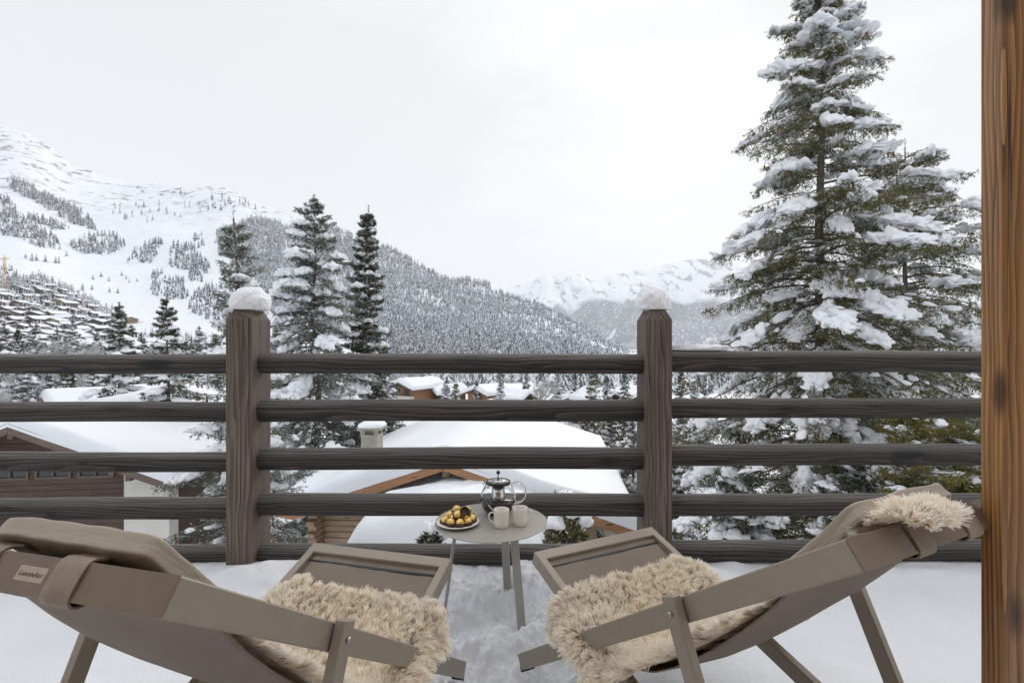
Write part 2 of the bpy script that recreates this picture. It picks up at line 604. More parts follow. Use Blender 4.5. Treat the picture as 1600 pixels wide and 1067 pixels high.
def ico(n):
    if n in _ICO:
        return _ICO[n]
    t = (1 + 5 ** 0.5) / 2
    v = [(-1, t, 0), (1, t, 0), (-1, -t, 0), (1, -t, 0), (0, -1, t), (0, 1, t), (0, -1, -t), (0, 1, -t), (t, 0, -1), (t, 0, 1), (-t, 0, -1), (-t, 0, 1)]
    f = [(0, 11, 5), (0, 5, 1), (0, 1, 7), (0, 7, 10), (0, 10, 11), (1, 5, 9), (5, 11, 4), (11, 10, 2), (10, 7, 6), (7, 1, 8), (3, 9, 4), (3, 4, 2), (3, 2, 6), (3, 6, 8), (3, 8, 9), (4, 9, 5), (2, 4, 11), (6, 2, 10), (8, 6, 7), (9, 8, 1)]
    v = [np.array(x, float) / np.linalg.norm(x) for x in v]
    for _ in range(n):
        cache, nf = {}, []

        def mid(a, b):
            k = (min(a, b), max(a, b))
            if k not in cache:
                m = v[a] + v[b]
                v.append(m / np.linalg.norm(m))
                cache[k] = len(v) - 1
            return cache[k]
        for a, b, c in f:
            x, y, z = mid(a, b), mid(b, c), mid(c, a)
            nf += [(a, x, z), (b, y, x), (c, z, y), (x, y, z)]
        f = nf
    _ICO[n] = (np.array(v), np.array(f))
    return _ICO[n]

# ------------------------------------------------------------------ camera, sky, sun
cam_d = bpy.data.cameras.new('camera')
cam_d.sensor_width = 36.0
cam_d.lens = 18.0
cam_d.clip_start = 0.02
cam_d.clip_end = 30000
cam = bpy.data.objects.new('camera', cam_d)
COL.objects.link(cam)
cam.rotation_euler = (PI / 2, 0, 0)
S.camera = cam
S.view_settings.view_transform = 'Standard'
S.view_settings.look = 'None'
S.view_settings.exposure = 0.17
S.view_settings.gamma = 1.0
S.cycles.use_denoising = True
S.cycles.max_bounces = 16
S.cycles.diffuse_bounces = 8
S.cycles.transmission_bounces = 12
S.cycles.transparent_max_bounces = 8
S.cycles.volume_bounces = 2

SUN_AZ, SUN_EL = math.radians(25.4), math.radians(26.5)
SUN = Vector((math.sin(SUN_AZ) * math.cos(SUN_EL), math.cos(SUN_AZ) * math.cos(SUN_EL), math.sin(SUN_EL)))
w = bpy.data.worlds.new('World')
S.world = w
w.use_nodes = True
wt = w.node_tree
wt.nodes.clear()
out = wt.nodes.new('ShaderNodeOutputWorld')
bg = wt.nodes.new('ShaderNodeBackground')
bg.inputs['Strength'].default_value = 0.1
sky = wt.nodes.new('ShaderNodeTexSky')
sky.sky_type = 'NISHITA'
sky.sun_disc = False
sky.sun_elevation = SUN_EL
sky.sun_rotation = SUN_AZ
sky.altitude = 1500
tc = wt.nodes.new('ShaderNodeTexCoord')
dot = wt.nodes.new('ShaderNodeVectorMath')
dot.operation = 'DOT_PRODUCT'
wt.links.new(tc.outputs['Generated'], dot.inputs[0])
dot.inputs[1].default_value = SUN
cl = wt.nodes.new('ShaderNodeTexNoise')
cl.inputs['Scale'].default_value = 2.2
cl.inputs['Detail'].default_value = 5
cl.inputs['Roughness'].default_value = 0.5
wmap = wt.nodes.new('ShaderNodeMapping')
wmap.inputs['Scale'].default_value = (1, 1, 2.6)
wt.links.new(tc.outputs['Generated'], wmap.inputs['Vector'])
wt.links.new(wmap.outputs[0], cl.inputs['Vector'])
ad = wt.nodes.new('ShaderNodeMath')
ad.operation = 'MULTIPLY_ADD'
ad.inputs[1].default_value = 0.42
wt.links.new(cl.outputs['Fac'], ad.inputs[0])
wt.links.new(dot.outputs['Value'], ad.inputs[2])
rp = wt.nodes.new('ShaderNodeValToRGB')
e = rp.color_ramp.elements
e[0].position, e[0].color = 0.0, (0.98, 1.0, 1.03, 1)
e[1].position, e[1].color = 0.45, (0.755, 0.765, 0.795, 1)
for p_, c_ in ((0.80, (0.745, 0.752, 0.77, 1)), (0.93, (0.775, 0.78, 0.79, 1)), (1.06, (1.0, 0.995, 0.985, 1))):
    q_ = e.new(min(p_, 1.0))
    q_.color = c_
mr = wt.nodes.new('ShaderNodeMapRange')
mr.inputs['From Min'].default_value = -1.0
mr.inputs['From Max'].default_value = 1.26
wt.links.new(ad.outputs[0], mr.inputs['Value'])
wt.links.new(mr.outputs[0], rp.inputs[0])
sc10 = wt.nodes.new('ShaderNodeVectorMath')
sc10.operation = 'SCALE'
sc10.inputs['Scale'].default_value = 10.3
sepz = wt.nodes.new('ShaderNodeSeparateXYZ')
wt.links.new(tc.outputs['Generated'], sepz.inputs[0])
zen = wt.nodes.new('ShaderNodeMapRange')          # an overcast sky is brightest overhead
zen.inputs['From Min'].default_value = 0.50
zen.inputs['From Max'].default_value = 1.0
zen.inputs['To Min'].default_value = 10.0
zen.inputs['To Max'].default_value = 16.5
wt.links.new(sepz.outputs['Z'], zen.inputs['Value'])
wt.links.new(zen.outputs[0], sc10.inputs['Scale'])
wt.links.new(rp.outputs[0], sc10.inputs[0])
mx = wt.nodes.new('ShaderNodeMix')
mx.data_type = 'RGBA'
mx.inputs[0].default_value = 0.06        # thick cloud, a little blue of the sky through it
wt.links.new(sc10.outputs[0], mx.inputs[6])
wt.links.new(sky.outputs[0], mx.inputs[7])
wt.links.new(mx.outputs[2], bg.inputs['Color'])
wt.links.new(bg.outputs[0], out.inputs[0])

sd = bpy.data.lights.new('sun', 'SUN')
sd.energy = 1.4
sd.angle = math.radians(24)
sd.color = (1.0, 0.95, 0.88)
so = bpy.data.objects.new('sun', sd)
COL.objects.link(so)
so.rotation_euler = SUN.to_track_quat('Z', 'Y').to_euler()

# ------------------------------------------------------------------ terrain
GP = np.array([(0, -7.0), (3, -7.4), (12, -9.0), (40, -11.2), (100, -14.2), (200, -17), (300, -19.5), (450, -23), (600, -27), (1500, -48), (9500, -110)])


def ground_z(X, Y):
    r = np.maximum(np.abs(Y), 0)
    z = np.interp(r, GP[:, 0], GP[:, 1])
    k = np.clip(np.abs(r) / 100.0, 0.05, 1.0)
    return z + sn(np.stack([np.asarray(X) / 28.0, np.asarray(Y) / 28.0], -1), 0.3, 4) * 0.55 * k


ys = np.concatenate([-np.geomspace(400, 4, 14), np.linspace(-2, 40, 60), np.geomspace(42, 9500, 120)])
xs_u = np.concatenate([-np.geomspace(1, 0.02, 46), [0], np.geomspace(0.02, 1, 46)])
YY = ys[:, None] * np.ones_like(xs_u)[None, :]
XX = xs_u[None, :] * np.maximum(60, np.abs(ys) * 1.6)[:, None]
G = np.stack([XX, YY, ground_z(XX, YY)], -1)
tag(MB().grid(G, flip=True).build('ground', 'snow_far'), 'snow covered ground sloping from the terrace down to the valley village', 'ground', kind='structure')

SKY = np.array([(-1400, 40), (-900, 70), (-500, 112), (-200, 150), (0, 194), (22, 196), (40, 204), (56, 214), (70, 226), (84, 238), (95, 244), (112, 258), (130, 263), (150, 274), (180, 280), (215, 288), (260, 287), (300, 294), (340, 295), (358, 293), (372, 300), (400, 317), (440, 331), (490, 350), (560, 377), (600, 391), (640, 411), (700, 440), (760, 450), (800, 465), (860, 490), (920, 515), (975, 547), (1000, 556), (1060, 578), (1150, 596), (1400, 640)], float)
RID = np.array([(-1400, 2700), (0, 2600), (400, 2350), (560, 2150), (800, 1650), (1000, 1150), (1150, 800), (1400, 600)], float)
Y0H, YB = 450.0, 574.0
_px = np.arange(-1400, 1401, 5.0)


def _smooth(tab, w):
    v_ = np.interp(_px, tab[:, 0], tab[:, 1])
    for _ in range(3):
        v_ = np.convolve(np.pad(v_, w, mode='edge'), np.ones(2 * w + 1) / (2 * w + 1), 'valid')
    return np.stack([_px, v_], 1)


SKY = _smooth(SKY, 3)
RID = _smooth(RID, 20)


def hill_point(px, py):
    """where the ray through a photo pixel meets the mountainside"""
    px = np.asarray(px, float)
    py = np.asarray(py, float)
    ysk = np.interp(px, SKY[:, 0], SKY[:, 1])
    R = np.interp(px, RID[:, 0], RID[:, 1])
    t = np.clip((YB - py) / np.maximum(YB - ysk, 1), 0, 1) ** (1 / 0.6)
    Y = Y0H + t * (R - Y0H)
    X = (px - 800) / FPX * Y
    z = (533 - py) / FPX * Y + hill_noise(X, Y, t)
    return np.stack([X, Y, z], -1), t


def hill_noise(X, Y, t):
    a = sn(np.stack([X / 120.0, Y / 150.0], -1), 1.7, 5) * np.clip(t * 1.6, 0, 1) * 7.0
    return a


cols = np.concatenate([np.linspace(-1400, -40, 50), np.linspace(-30, 1100, 420), np.linspace(1110, 1400, 12)])
tt = np.concatenate([np.linspace(0, 0.2, 60), np.linspace(0.2, 1.0, 150)[1:]])
CC, TT = np.meshgrid(cols, tt, indexing='ij')
ysk = np.interp(CC, SKY[:, 0], SKY[:, 1])
PYs = YB - (YB - ysk) * TT ** 0.6
HV, _ = hill_point(CC, PYs)
crag = np.abs(sn(np.stack([HV[..., 0] / 45.0, HV[..., 2] / 30.0], -1), 3.1, 4))
rocky = np.clip((TT - 0.55) * 3, 0, 1) * np.clip((480 - CC) / 200, 0, 1)
HV[..., 2] += crag * rocky * 5.0 - 2.0 * rocky
# close the back of the ridge
back = HV[:, -1:, :].copy()
back[..., 1] *= 1.5
back[..., 0] *= 1.5
back[..., 2] = -60
front = HV[:, :1, :].copy()
front[..., 1] -= 60
front[..., 2] -= 25
HV = np.concatenate([front, HV, back], 1)
tag(MB().grid(HV).build('hillside', 'hill'), 'snowy mountainside with rocky ridge and ski runs', 'mountain', kind='structure')

# far range across the valley
rx = np.linspace(500, 2300, 420)
ry = np.linspace(0, 1, 150)
RS = np.array([(500, 470), (700, 452), (790, 442), (815, 436), (832, 433), (850, 430), (872, 426), (900, 431), (925, 433), (945, 429), (965, 431), (985, 426), (1005, 424), (1030, 416), (1055, 413), (1075, 408), (1100, 405), (1130, 405), (1160, 414), (1200, 420), (1260, 436), (1330, 448), (1400, 440), (1500, 452), (1650, 430), (1900, 440), (2300, 450)], float)
RC, RT = np.meshgrid(rx, ry, indexing='ij')
rsk = np.interp(RC, RS[:, 0], RS[:, 1])
RY = 4300 + RT * 3300
pyr = 562 - (562 - rsk) * RT ** 0.8
RX = (RC - 800) / FPX * RY
rid = 1 - np.abs(sn(np.stack([RX / 420.0, RY / 2600.0], -1), 5.2, 5))
RZ = (533 - pyr) / FPX * RY + (rid - 0.6) * 260 * np.clip(np.sin(RT * PI * 0.93) + 0.12, 0, 1)
RV = np.stack([RX, RY, RZ], -1)
bk = RV[:, -1:, :].copy()
bk[..., 1] += 900
bk[..., 2] = -90
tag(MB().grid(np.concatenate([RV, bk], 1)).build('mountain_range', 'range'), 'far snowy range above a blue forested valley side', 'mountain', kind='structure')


def in_poly(px, py, poly):
    poly = np.asarray(poly, float)
    x1, y1 = poly[:, 0], poly[:, 1]
    x2, y2 = np.roll(x1, -1), np.roll(y1, -1)
    c = np.zeros(px.shape, bool)
    for a, b, c_, d in zip(x1, y1, x2, y2):
        k = ((b > py) != (d > py)) & (px < (c_ - a) * (py - b) / (d - b + 1e-12) + a)
        c ^= k
    return c


def sample_poly(poly, n, r):
    poly = np.asarray(poly, float)
    lo, hi = poly.min(0), poly.max(0)
    q = r.uniform(lo, hi, (n * 6, 2))
    q = q[in_poly(q[:, 0], q[:, 1], poly)]
    return q[:n]


def poly_area(poly):
    p_ = np.asarray(poly, float)
    x, y = p_[:, 0], p_[:, 1]
    return 0.5 * abs(np.sum(x * np.roll(y, -1) - y * np.roll(x, -1)))


def far_trees(pts, hgt, r, tiers=4, spikes=5, frost=0.42, wid=0.19):
    """many small snow-flecked conifers in one mesh: jagged tiers of drooping boughs"""
    n = len(pts)
    tv, tf, per = [], [], 0
    V = np.zeros((n, tiers, 1 + 2 * spikes, 3))
    rot = r.uniform(0, 2 * PI, (n, 1, 1))
    th = np.arange(2 * spikes) / (2 * spikes) * 2 * PI
    for k in range(tiers):
        f0, f1 = k / tiers, (k + 1) / tiers
        ztop = 1.0 - f0 * 0.86
        zbot = 1.0 - f1 * 0.97
        rad = wid * (0.25 + 0.95 * f1)
        rr = np.where(np.arange(2 * spikes) % 2 == 0, 1.0, 0.42)[None, :] * rad * r.uniform(0.65, 1.25, (n, 2 * spikes))
        a = th[None, :] + rot[:, :, 0] + k * 0.9 + r.normal(0, 0.12, (n, 2 * spikes))
        V[:, k, 0, 2] = ztop
        V[:, k, 1:, 0] = rr * np.cos(a)
        V[:, k, 1:, 1] = rr * np.sin(a)
        V[:, k, 1:, 2] = zbot + np.where(np.arange(2 * spikes) % 2 == 0, 0.0, 0.09)[None, :] + r.normal(0, 0.012, (n, 2 * spikes))
    V *= np.asarray(hgt)[:, None, None, None]
    V[..., :2] *= r.uniform(0.8, 1.3, n)[:, None, None, None]
    V += np.asarray(pts)[:, None, None, :]
    V[..., 2] -= np.asarray(hgt)[:, None, None] * 0.02
    m = 1 + 2 * spikes
    base = (np.arange(n * tiers) * m)[:, None, None]
    j = np.arange(2 * spikes)
    F = np.stack([np.zeros_like(j), 1 + j, 1 + (j + 1) % (2 * spikes)], 1)[None] + base
    F = F.reshape(-1, 3)
    fr = frost * r.uniform(0.6, 1.4, n)
    mi = (r.random((n, tiers * 2 * spikes)) < fr[:, None]).astype(int).ravel()
    return V.reshape(-1, 3), F, mi


def forest(name, polys, dens, label, hpx=9.0, frost=0.42, mats=('needle_far', 'snow_pad'), tiers=4, on_hill=True, hmin=9.0, wid=0.19):
    r = np.random.default_rng(len(name) * 13 + 5)
    mb = MB()
    for poly in polys:
        d = dens
        if isinstance(poly, tuple):
            poly, d = poly
        q = sample_poly(poly, int(poly_area(poly) / d), r)
        if not len(q):
            continue
        pts, t = hill_point(q[:, 0], q[:, 1])
        hh = np.maximum(hmin, hpx / FPX * pts[:, 1]) * r.uniform(0.65, 1.25, len(q))
        mb.add(*far_trees(pts, hh, r, tiers, 5, frost, wid))
    return tag(mb.build(name, mats), label, 'forest', kind='stuff')


F1 = [(338, 362), (392, 341), (430, 345), (470, 362), (500, 350), (560, 374), (600, 389), (640, 409), (700, 438), (760, 448), (800, 463), (860, 488), (920, 513), (985, 548), (985, 566), (600, 566), (560, 540), (470, 505), (430, 500), (402, 440), (380, 425), (372, 408), (342, 400)]
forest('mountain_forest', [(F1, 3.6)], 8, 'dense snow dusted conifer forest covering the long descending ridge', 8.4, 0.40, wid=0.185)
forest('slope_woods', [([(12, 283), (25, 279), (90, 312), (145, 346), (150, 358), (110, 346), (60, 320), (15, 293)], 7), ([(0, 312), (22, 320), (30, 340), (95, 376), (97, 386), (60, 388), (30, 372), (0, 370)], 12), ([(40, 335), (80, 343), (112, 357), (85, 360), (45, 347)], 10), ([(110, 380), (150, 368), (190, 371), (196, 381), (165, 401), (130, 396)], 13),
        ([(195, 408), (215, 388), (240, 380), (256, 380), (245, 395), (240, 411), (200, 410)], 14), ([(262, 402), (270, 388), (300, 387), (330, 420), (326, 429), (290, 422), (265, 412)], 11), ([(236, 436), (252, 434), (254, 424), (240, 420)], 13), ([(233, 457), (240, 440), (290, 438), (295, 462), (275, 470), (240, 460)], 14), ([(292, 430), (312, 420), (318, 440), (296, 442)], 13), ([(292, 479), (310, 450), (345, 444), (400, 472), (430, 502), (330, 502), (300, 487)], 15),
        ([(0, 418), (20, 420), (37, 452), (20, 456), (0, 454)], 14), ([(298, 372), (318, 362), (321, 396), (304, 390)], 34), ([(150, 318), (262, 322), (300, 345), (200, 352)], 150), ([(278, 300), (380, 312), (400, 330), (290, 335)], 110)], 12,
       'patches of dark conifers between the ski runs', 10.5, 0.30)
# ------------------------------------------------------------------ trees
def blades(mb, A, B, n, blen, bw, r, mi=0, spread=0.75, snow_p=0.0):
    """needle sprays: n narrow pointed leaflets along every twig A->B"""
    A = np.repeat(A, n, 0)
    B = np.repeat(B, n, 0)
    k = len(A)
    d = B - A
    L = np.linalg.norm(d, axis=1, keepdims=True) + 1e-9
    d = d / L
    p0 = A + (B - A) * r.uniform(0.0, 1.0, (k, 1))
    rnd = r.normal(size=(k, 3))
    rnd -= (rnd * d).sum(1, keepdims=True) * d
    rnd /= np.linalg.norm(rnd, axis=1, keepdims=True) + 1e-9
    dr = d * 0.7 + rnd * spread
    dr /= np.linalg.norm(dr, axis=1, keepdims=True)
    sd_ = np.cross(dr, r.normal(size=(k, 3)))
    sd_ /= np.linalg.norm(sd_, axis=1, keepdims=True) + 1e-9
    ln = blen * r.uniform(0.6, 1.3, (k, 1))
    w_ = bw * r.uniform(0.7, 1.3, (k, 1)) / 2
    v = np.stack([p0 - sd_ * w_, p0 + sd_ * w_, p0 + dr * ln], 1).reshape(-1, 3)
    f = np.arange(3 * k).reshape(k, 3)
    m = np.full(k, mi)
    if snow_p > 0:
        m = np.where((r.random(k) < snow_p) & (dr[:, 2] > -0.35), 1, mi)
    mb.add(v, f, m)


def pad(mb, c, ax, la, wb, th, r, sub=2, droop=0.5):
    if la > 0.16 and sub >= 2:
        # a heap of smaller lumps hanging over the bough, ragged along its lower edge
        ax = ax / np.linalg.norm(ax)
        sdv = np.cross([0, 0, 1.0], ax)
        sdv /= np.linalg.norm(sdv) + 1e-9
        nb_ = int(5 + 26 * la)
        for _ in range(nb_):
            x, y = r.uniform(-1, 1), r.uniform(-1, 1)
            if x * x + y * y > 1.05:
                continue
            q2 = x * x + y * y
            p = c + ax * x * la + sdv * y * wb + np.array([0, 0, th * (0.25 - 0.55 * y * y * droop - 0.25 * max(x, 0) ** 2)])
            s_ = r.uniform(0.30, 0.52) * (1 - 0.35 * q2)
            _blob(mb, p, ax + 0.5 * r.normal(0, 1, 3), la * s_ * 1.1, wb * s_ * 1.25, th * r.uniform(0.5, 0.8) * (1 - 0.3 * q2), r, 2 if s_ > 0.25 else 1, 0.6)
        _blob(mb, c + [0, 0, th * 0.1], ax, la * 0.72, wb * 0.7, th * 0.75, r, 2, droop)
        return
    _blob(mb, c, ax, la, wb, th, r, sub, droop)


def _blob(mb, c, ax, la, wb, th, r, sub=2, droop=0.5):
    v, f = ico(sub)
    ax = ax / np.linalg.norm(ax)
    sdv = np.cross([0, 0, 1.0], ax)
    sdv /= np.linalg.norm(sdv) + 1e-9
    up = np.cross(ax, sdv)
    x, y, z = v[:, 0], v[:, 1], v[:, 2]
    nz = sn(v * 1.7 + r.uniform(-50, 50, 3), 0.77, 4)
    k = 1 + 0.30 * nz
    zz = np.where(z > 0, z * th, z * th * 0.45) * k - droop * th * (y ** 2) - 0.35 * droop * th * (x ** 2)
    q = c + (x * la * k)[:, None] * ax + (y * wb * k)[:, None] * sdv + zz[:, None] * up
    mb.add(q, f, 0, True)


def spruce(h, R, seed, low=0.0, whorl=0.33, nb=6, twig=0.11, blade=(0.085, 0.024), nblade=11, prof=0.85, asc=(0.55, -0.1), sag=0.38, hang=0.5, snow=0.6, pads=(0.30, 0.26, 0.13), flecks=0.10, cut=1.0, rmin=0.0, padsub=2, jit=0.22, bare=0.12, cones=0, twmax=0.75, minipads=1.0, subtw=(0.3, 0.5, 0.7)):
    """returns meshes of one spruce standing at its own base: trunk, crown, snow, cone clusters"""
    r = np.random.default_rng(seed)
    tr, fo, snw = MB(), MB(), MB()
    wob = r.normal(0, 0.006 * h, (7, 2))
    wob[0] = 0
    zz = np.linspace(0, h, 7)
    tp = np.stack([wob[:, 0], wob[:, 1], zz], 1)
    tr.tube(tp, np.linspace(h * 0.0125 + 0.02, 0.012, 7), 10)
    z = low * h
    A_, B_ = [], []
    conepos = []
    while z < h - 0.12:
        t = 1 - z / h
        pr = R * min(1.0, (t / cut)) ** prof + rmin
        k = max(3, int(round(nb * (0.6 + 0.4 * min(1, pr / (R * 0.6 + 1e-6))))))
        a0 = r.uniform(0, 2 * PI)
        cx, cy = np.interp(z, zz, tp[:, 0]), np.interp(z, zz, tp[:, 1])
        for i in range(k):
            L = pr * r.uniform(1 - jit * 1.6, 1 + jit)
            if L < 0.08:
                continue
            a = a0 + i * 2 * PI / k + r.normal(0, 0.25)
            el = asc[0] + (asc[1] - asc[0]) * min(1, t * 1.5) + r.normal(0, 0.09)
            sg = sag * (0.55 + 0.45 * min(1, L / 1.5)) * r.uniform(0.7, 1.3)
            zb = z + r.uniform(-0.5, 0.5) * whorl
            n = max(4, int(L / twig))
            s = np.linspace(0, 1, n + 1)
            rad = L * s
            dz = L * (el * s - sg * s ** 2 + 0.10 * np.clip(s - 0.75, 0, 1) * 2)
            bend = r.normal(0, 0.10) * L * s ** 2
            dirv = np.array([math.cos(a), math.sin(a), 0])
            sdv = np.array([-math.sin(a), math.cos(a), 0])
            bp = np.array([cx, cy, zb]) + rad[:, None] * dirv + bend[:, None] * sdv + dz[:, None] * np.array([0, 0, 1.0])
            if L > 0.35:
                st = max(1, n // 5)
                pk = np.concatenate([bp[:-1:st], bp[-1:]])
                tr.tube(pk, np.linspace(0.008 + 0.009 * L, 0.004, len(pk)), 4, cap=False)
            tg = np.gradient(bp, axis=0)
            tg /= np.linalg.norm(tg, axis=1, keepdims=True)
            m = s > bare
            q, tq, sq = bp[m], tg[m], s[m]
            for sgn in (-1, 1):
                tl = np.minimum(twmax, 0.16 + 0.42 * L * (1 - 0.82 * sq)) * r.uniform(0.55, 1.15, len(sq))
                fw = r.uniform(0.45, 0.95, len(sq))[:, None]
                d = tq * fw + sgn * sdv * r.uniform(0.6, 1.0, len(sq))[:, None] + np.array([0, 0, -1.0]) * (hang * r.uniform(0.3, 1.0, len(sq)))[:, None]
                d /= np.linalg.norm(d, axis=1, keepdims=True)
                A_.append(q)
                B_.append(q + d * tl[:, None])
            if hang > 0.3:
                kk = r.random(len(sq)) < 0.75
                tl = np.minimum(twmax * 0.8, 0.12 + 0.26 * L * (1 - 0.6 * sq)) * r.uniform(0.4, 1.1, len(sq))
                d = np.array([0, 0, -1.0]) + r.normal(0, 0.3, (len(sq), 3)) + tq * 0.3
                d /= np.linalg.norm(d, axis=1, keepdims=True)
                A_.append(q[kk])
                B_.append((q + d * tl[:, None])[kk])
            A_.append(bp[-2:-1])
            B_.append(bp[-1:] + tg[-1:] * min(0.25, 0.2 * L + 0.05))
            if r.random() < snow and L > 0.22:
                tlm = min(twmax, 0.16 + 0.3 * L)
                s0 = r.uniform(0.62, 0.9)
                i0 = int(s0 * n)
                sc_ = r.uniform(0.55, 1.25)
                la = min(pads[0], 0.42 * L) * sc_
                wb_ = min(pads[1], 0.75 * tlm) * sc_ * r.uniform(0.7, 1.2)
                th_ = pads[2] * min(1, 0.35 + 0.5 * L) * r.uniform(0.7, 1.3)
                pad(snw, bp[i0] + np.array([0, 0, th_ * 0.30]), tg[i0], la, wb_, th_, r, padsub, 0.8)
                if r.random() < 0.75:
                    i1 = min(n, i0 + max(1, int(n * 0.16)))
                    pad(snw, bp[i1] + np.array([0, 0, th_ * 0.12]), tg[i1], la * 0.75, wb_ * 0.75, th_ * 0.8, r, padsub, 1.0)
                if r.random() < 0.45 and i0 > 4:
                    i1 = int(i0 * 0.62)
                    pad(snw, bp[i1] + np.array([0, 0, th_ * 0.2]), tg[i1], la * 0.8, wb_ * 0.45, th_ * 0.6, r, max(1, padsub - 1), 0.7)
            nmini = r.poisson(minipads * L * 1.6)
            for _ in range(nmini):
                i1 = r.integers(1, n + 1)
                off = sdv * r.normal(0, 0.16 * min(1.5, L)) * (1 - 0.5 * s[i1]) * 1.3
                pad(snw, bp[i1] + off - np.array([0, 0, abs(r.normal(0, 0.05))]) * hang, tg[i1] + 0.4 * sdv * r.normal(), r.uniform(0.05, 0.17), r.uniform(0.035, 0.09), r.uniform(0.025, 0.05), r, 1, 0.7)
            if cones and t < 0.55 and r.random() < cones and L > 0.3:
                conepos.append(bp[-2])
        z += whorl * r.uniform(0.75, 1.25) * (0.55 + 0.45 * min(1, t * 3))
    A_ = np.concatenate(A_)
    B_ = np.concatenate(B_)
    if subtw:
        dd = B_ - A_
        ll = np.linalg.norm(dd, axis=1, keepdims=True)
        ex_a, ex_b = [], []
        for fr in subtw:
            pe = r.normal(size=dd.shape)
            pe[:, 2] *= 0.5
            pe -= (pe * dd).sum(1, keepdims=True) * dd / (ll ** 2 + 1e-9)
            pe /= np.linalg.norm(pe, axis=1, keepdims=True) + 1e-9
            a_ = A_ + dd * fr
            ex_a.append(a_)
            ex_b.append(a_ + (dd / (ll + 1e-9) * 0.75 + pe * 0.65 + np.array([0, 0, -0.15])) * ll * (1.05 - fr) * r.uniform(0.45, 0.8, (len(dd), 1)))
        A_ = np.concatenate([A_] + ex_a)
        B_ = np.concatenate([B_] + ex_b)
    blades(fo, A_, B_, nblade, blade[0], blade[1], r, 0, 0.75, flecks)
    # the leading shoot
    blades(fo, np.array([[tp[-1][0], tp[-1][1], h - 0.9]]), np.array([[tp[-1][0], tp[-1][1], h + 0.22]]), 110, blade[0], blade[1], r)
    return tr, fo, snw, conepos


def make_tree(name, label, base, h, R, seed, needle, group=None, cat='tree', **kw):
    cones = kw.get('cones', 0)
    tr, fo, snw, cp = spruce(h, R, seed, **kw)
    t = thing(name, label, cat, tuple(base), 0, group)
    tr.build('trunk', 'bark', t)
    fo.build('crown', [needle, 'snow_pad'], t)
    if snw.n:
        snw.build('snow_on_foliage', 'snow_pad', t)
    if cp:
        r = np.random.default_rng(seed + 99)
        for c in cp[:48]:
            for _ in range(2):
                o = c + r.normal(0, 0.08, 3) * np.array([1, 1, 0.3])
                l = r.uniform(0.10, 0.17)
                MB().tube([o, o - [0, 0, l * 0.3], o - [0, 0, l * 0.7], o - [r.normal(0, .02), 0, l]], [0.008, 0.021, 0.019, 0.006], 6).build('cone', 'cone', t)
    return t


def base_at(px, top_y, d, extra=0.0):
    """tree foot on the ground under a pixel column, and the height that lifts its tip to top_y"""
    X = (px - 800) / FPX * d
    zb = float(ground_z(np.array(X), np.array(d))) - 0.15
    return (X, d, zb), (533 - top_y) / FPX * d - zb


# the tall spruce at the terrace's right, and the one behind it
b, h = base_at(1285, -62, 11.0)
make_tree('spruce_tree', 'tallest spruce, its snow padded crown rising beyond the frame behind the railing', b, h, 3.75, 21, 'needle_green', 'big snowy spruces around the terrace',
          whorl=0.31, nb=7, twig=0.095, blade=(0.062, 0.013), nblade=8, prof=0.80, asc=(0.42, -0.16), sag=0.40, hang=0.9, snow=0.66, minipads=1.4, pads=(0.42, 0.27, 0.135), flecks=0.13, low=0.10, cut=0.80, cones=0.22, jit=0.28, twmax=0.85)
b, h = base_at(1412, 232, 13.2)
make_tree('spruce_tree', 'broad snow loaded spruce close behind the tallest one, next to the timber post', b, h, 2.9, 34, 'needle_green', 'big snowy spruces around the terrace',
          whorl=0.36, nb=7, twig=0.10, blade=(0.066, 0.014), nblade=8, prof=0.45, asc=(0.40, -0.10), sag=0.36, hang=0.8, snow=0.68, minipads=1.4, pads=(0.42, 0.28, 0.14), flecks=0.13, low=0.05, cut=0.7, cones=0.15, jit=0.3, twmax=0.85)
# the spruces either side of the left railing post
b, h = base_at(371, 340, 9.0)
make_tree('spruce_tree', 'blue green spruce with open reaching boughs, behind the post with the rounder snow cap', b, h, 1.28, 48, 'needle_blue', 'big snowy spruces around the terrace',
          whorl=0.25, nb=7, twig=0.085, blade=(0.052, 0.011), nblade=8, prof=0.75, asc=(0.5, -0.05), sag=0.30, hang=0.35, snow=0.42, pads=(0.26, 0.18, 0.12), minipads=1.3, flecks=0.28, low=0.06, cut=0.72, cones=0.25, jit=0.34, twmax=0.5)
b, h = base_at(492, 313, 21.0)
make_tree('spruce_tree', 'dense conical spruce heaped with snow, between the open blue green and the narrow dark spruce', b, h, 2.75, 56, 'needle_blue', 'big snowy spruces around the terrace',
          whorl=0.46, nb=7, twig=0.15, blade=(0.105, 0.026), nblade=8, prof=0.70, asc=(0.5, -0.15), sag=0.36, hang=0.6, snow=0.68, minipads=1.0, pads=(0.50, 0.38, 0.26), flecks=0.33, low=0.04, cut=0.62, cones=0.12, jit=0.25, twmax=0.95)
b, h = base_at(573, 330, 24.0)
make_tree('spruce_tree', 'slim dark spruce like a column, dotted with small snow clumps', b, h, 1.10, 67, 'needle_dark', 'big snowy spruces around the terrace',
          whorl=0.38, nb=7, twig=0.14, blade=(0.11, 0.028), nblade=8, prof=0.55, asc=(0.5, 0.1), sag=0.32, hang=0.6, snow=0.42, minipads=0.9, pads=(0.36, 0.30, 0.19), flecks=0.24, low=0.04, cut=0.55, jit=0.3, twmax=0.6)
b, h = base_at(258, 468, 22.0)
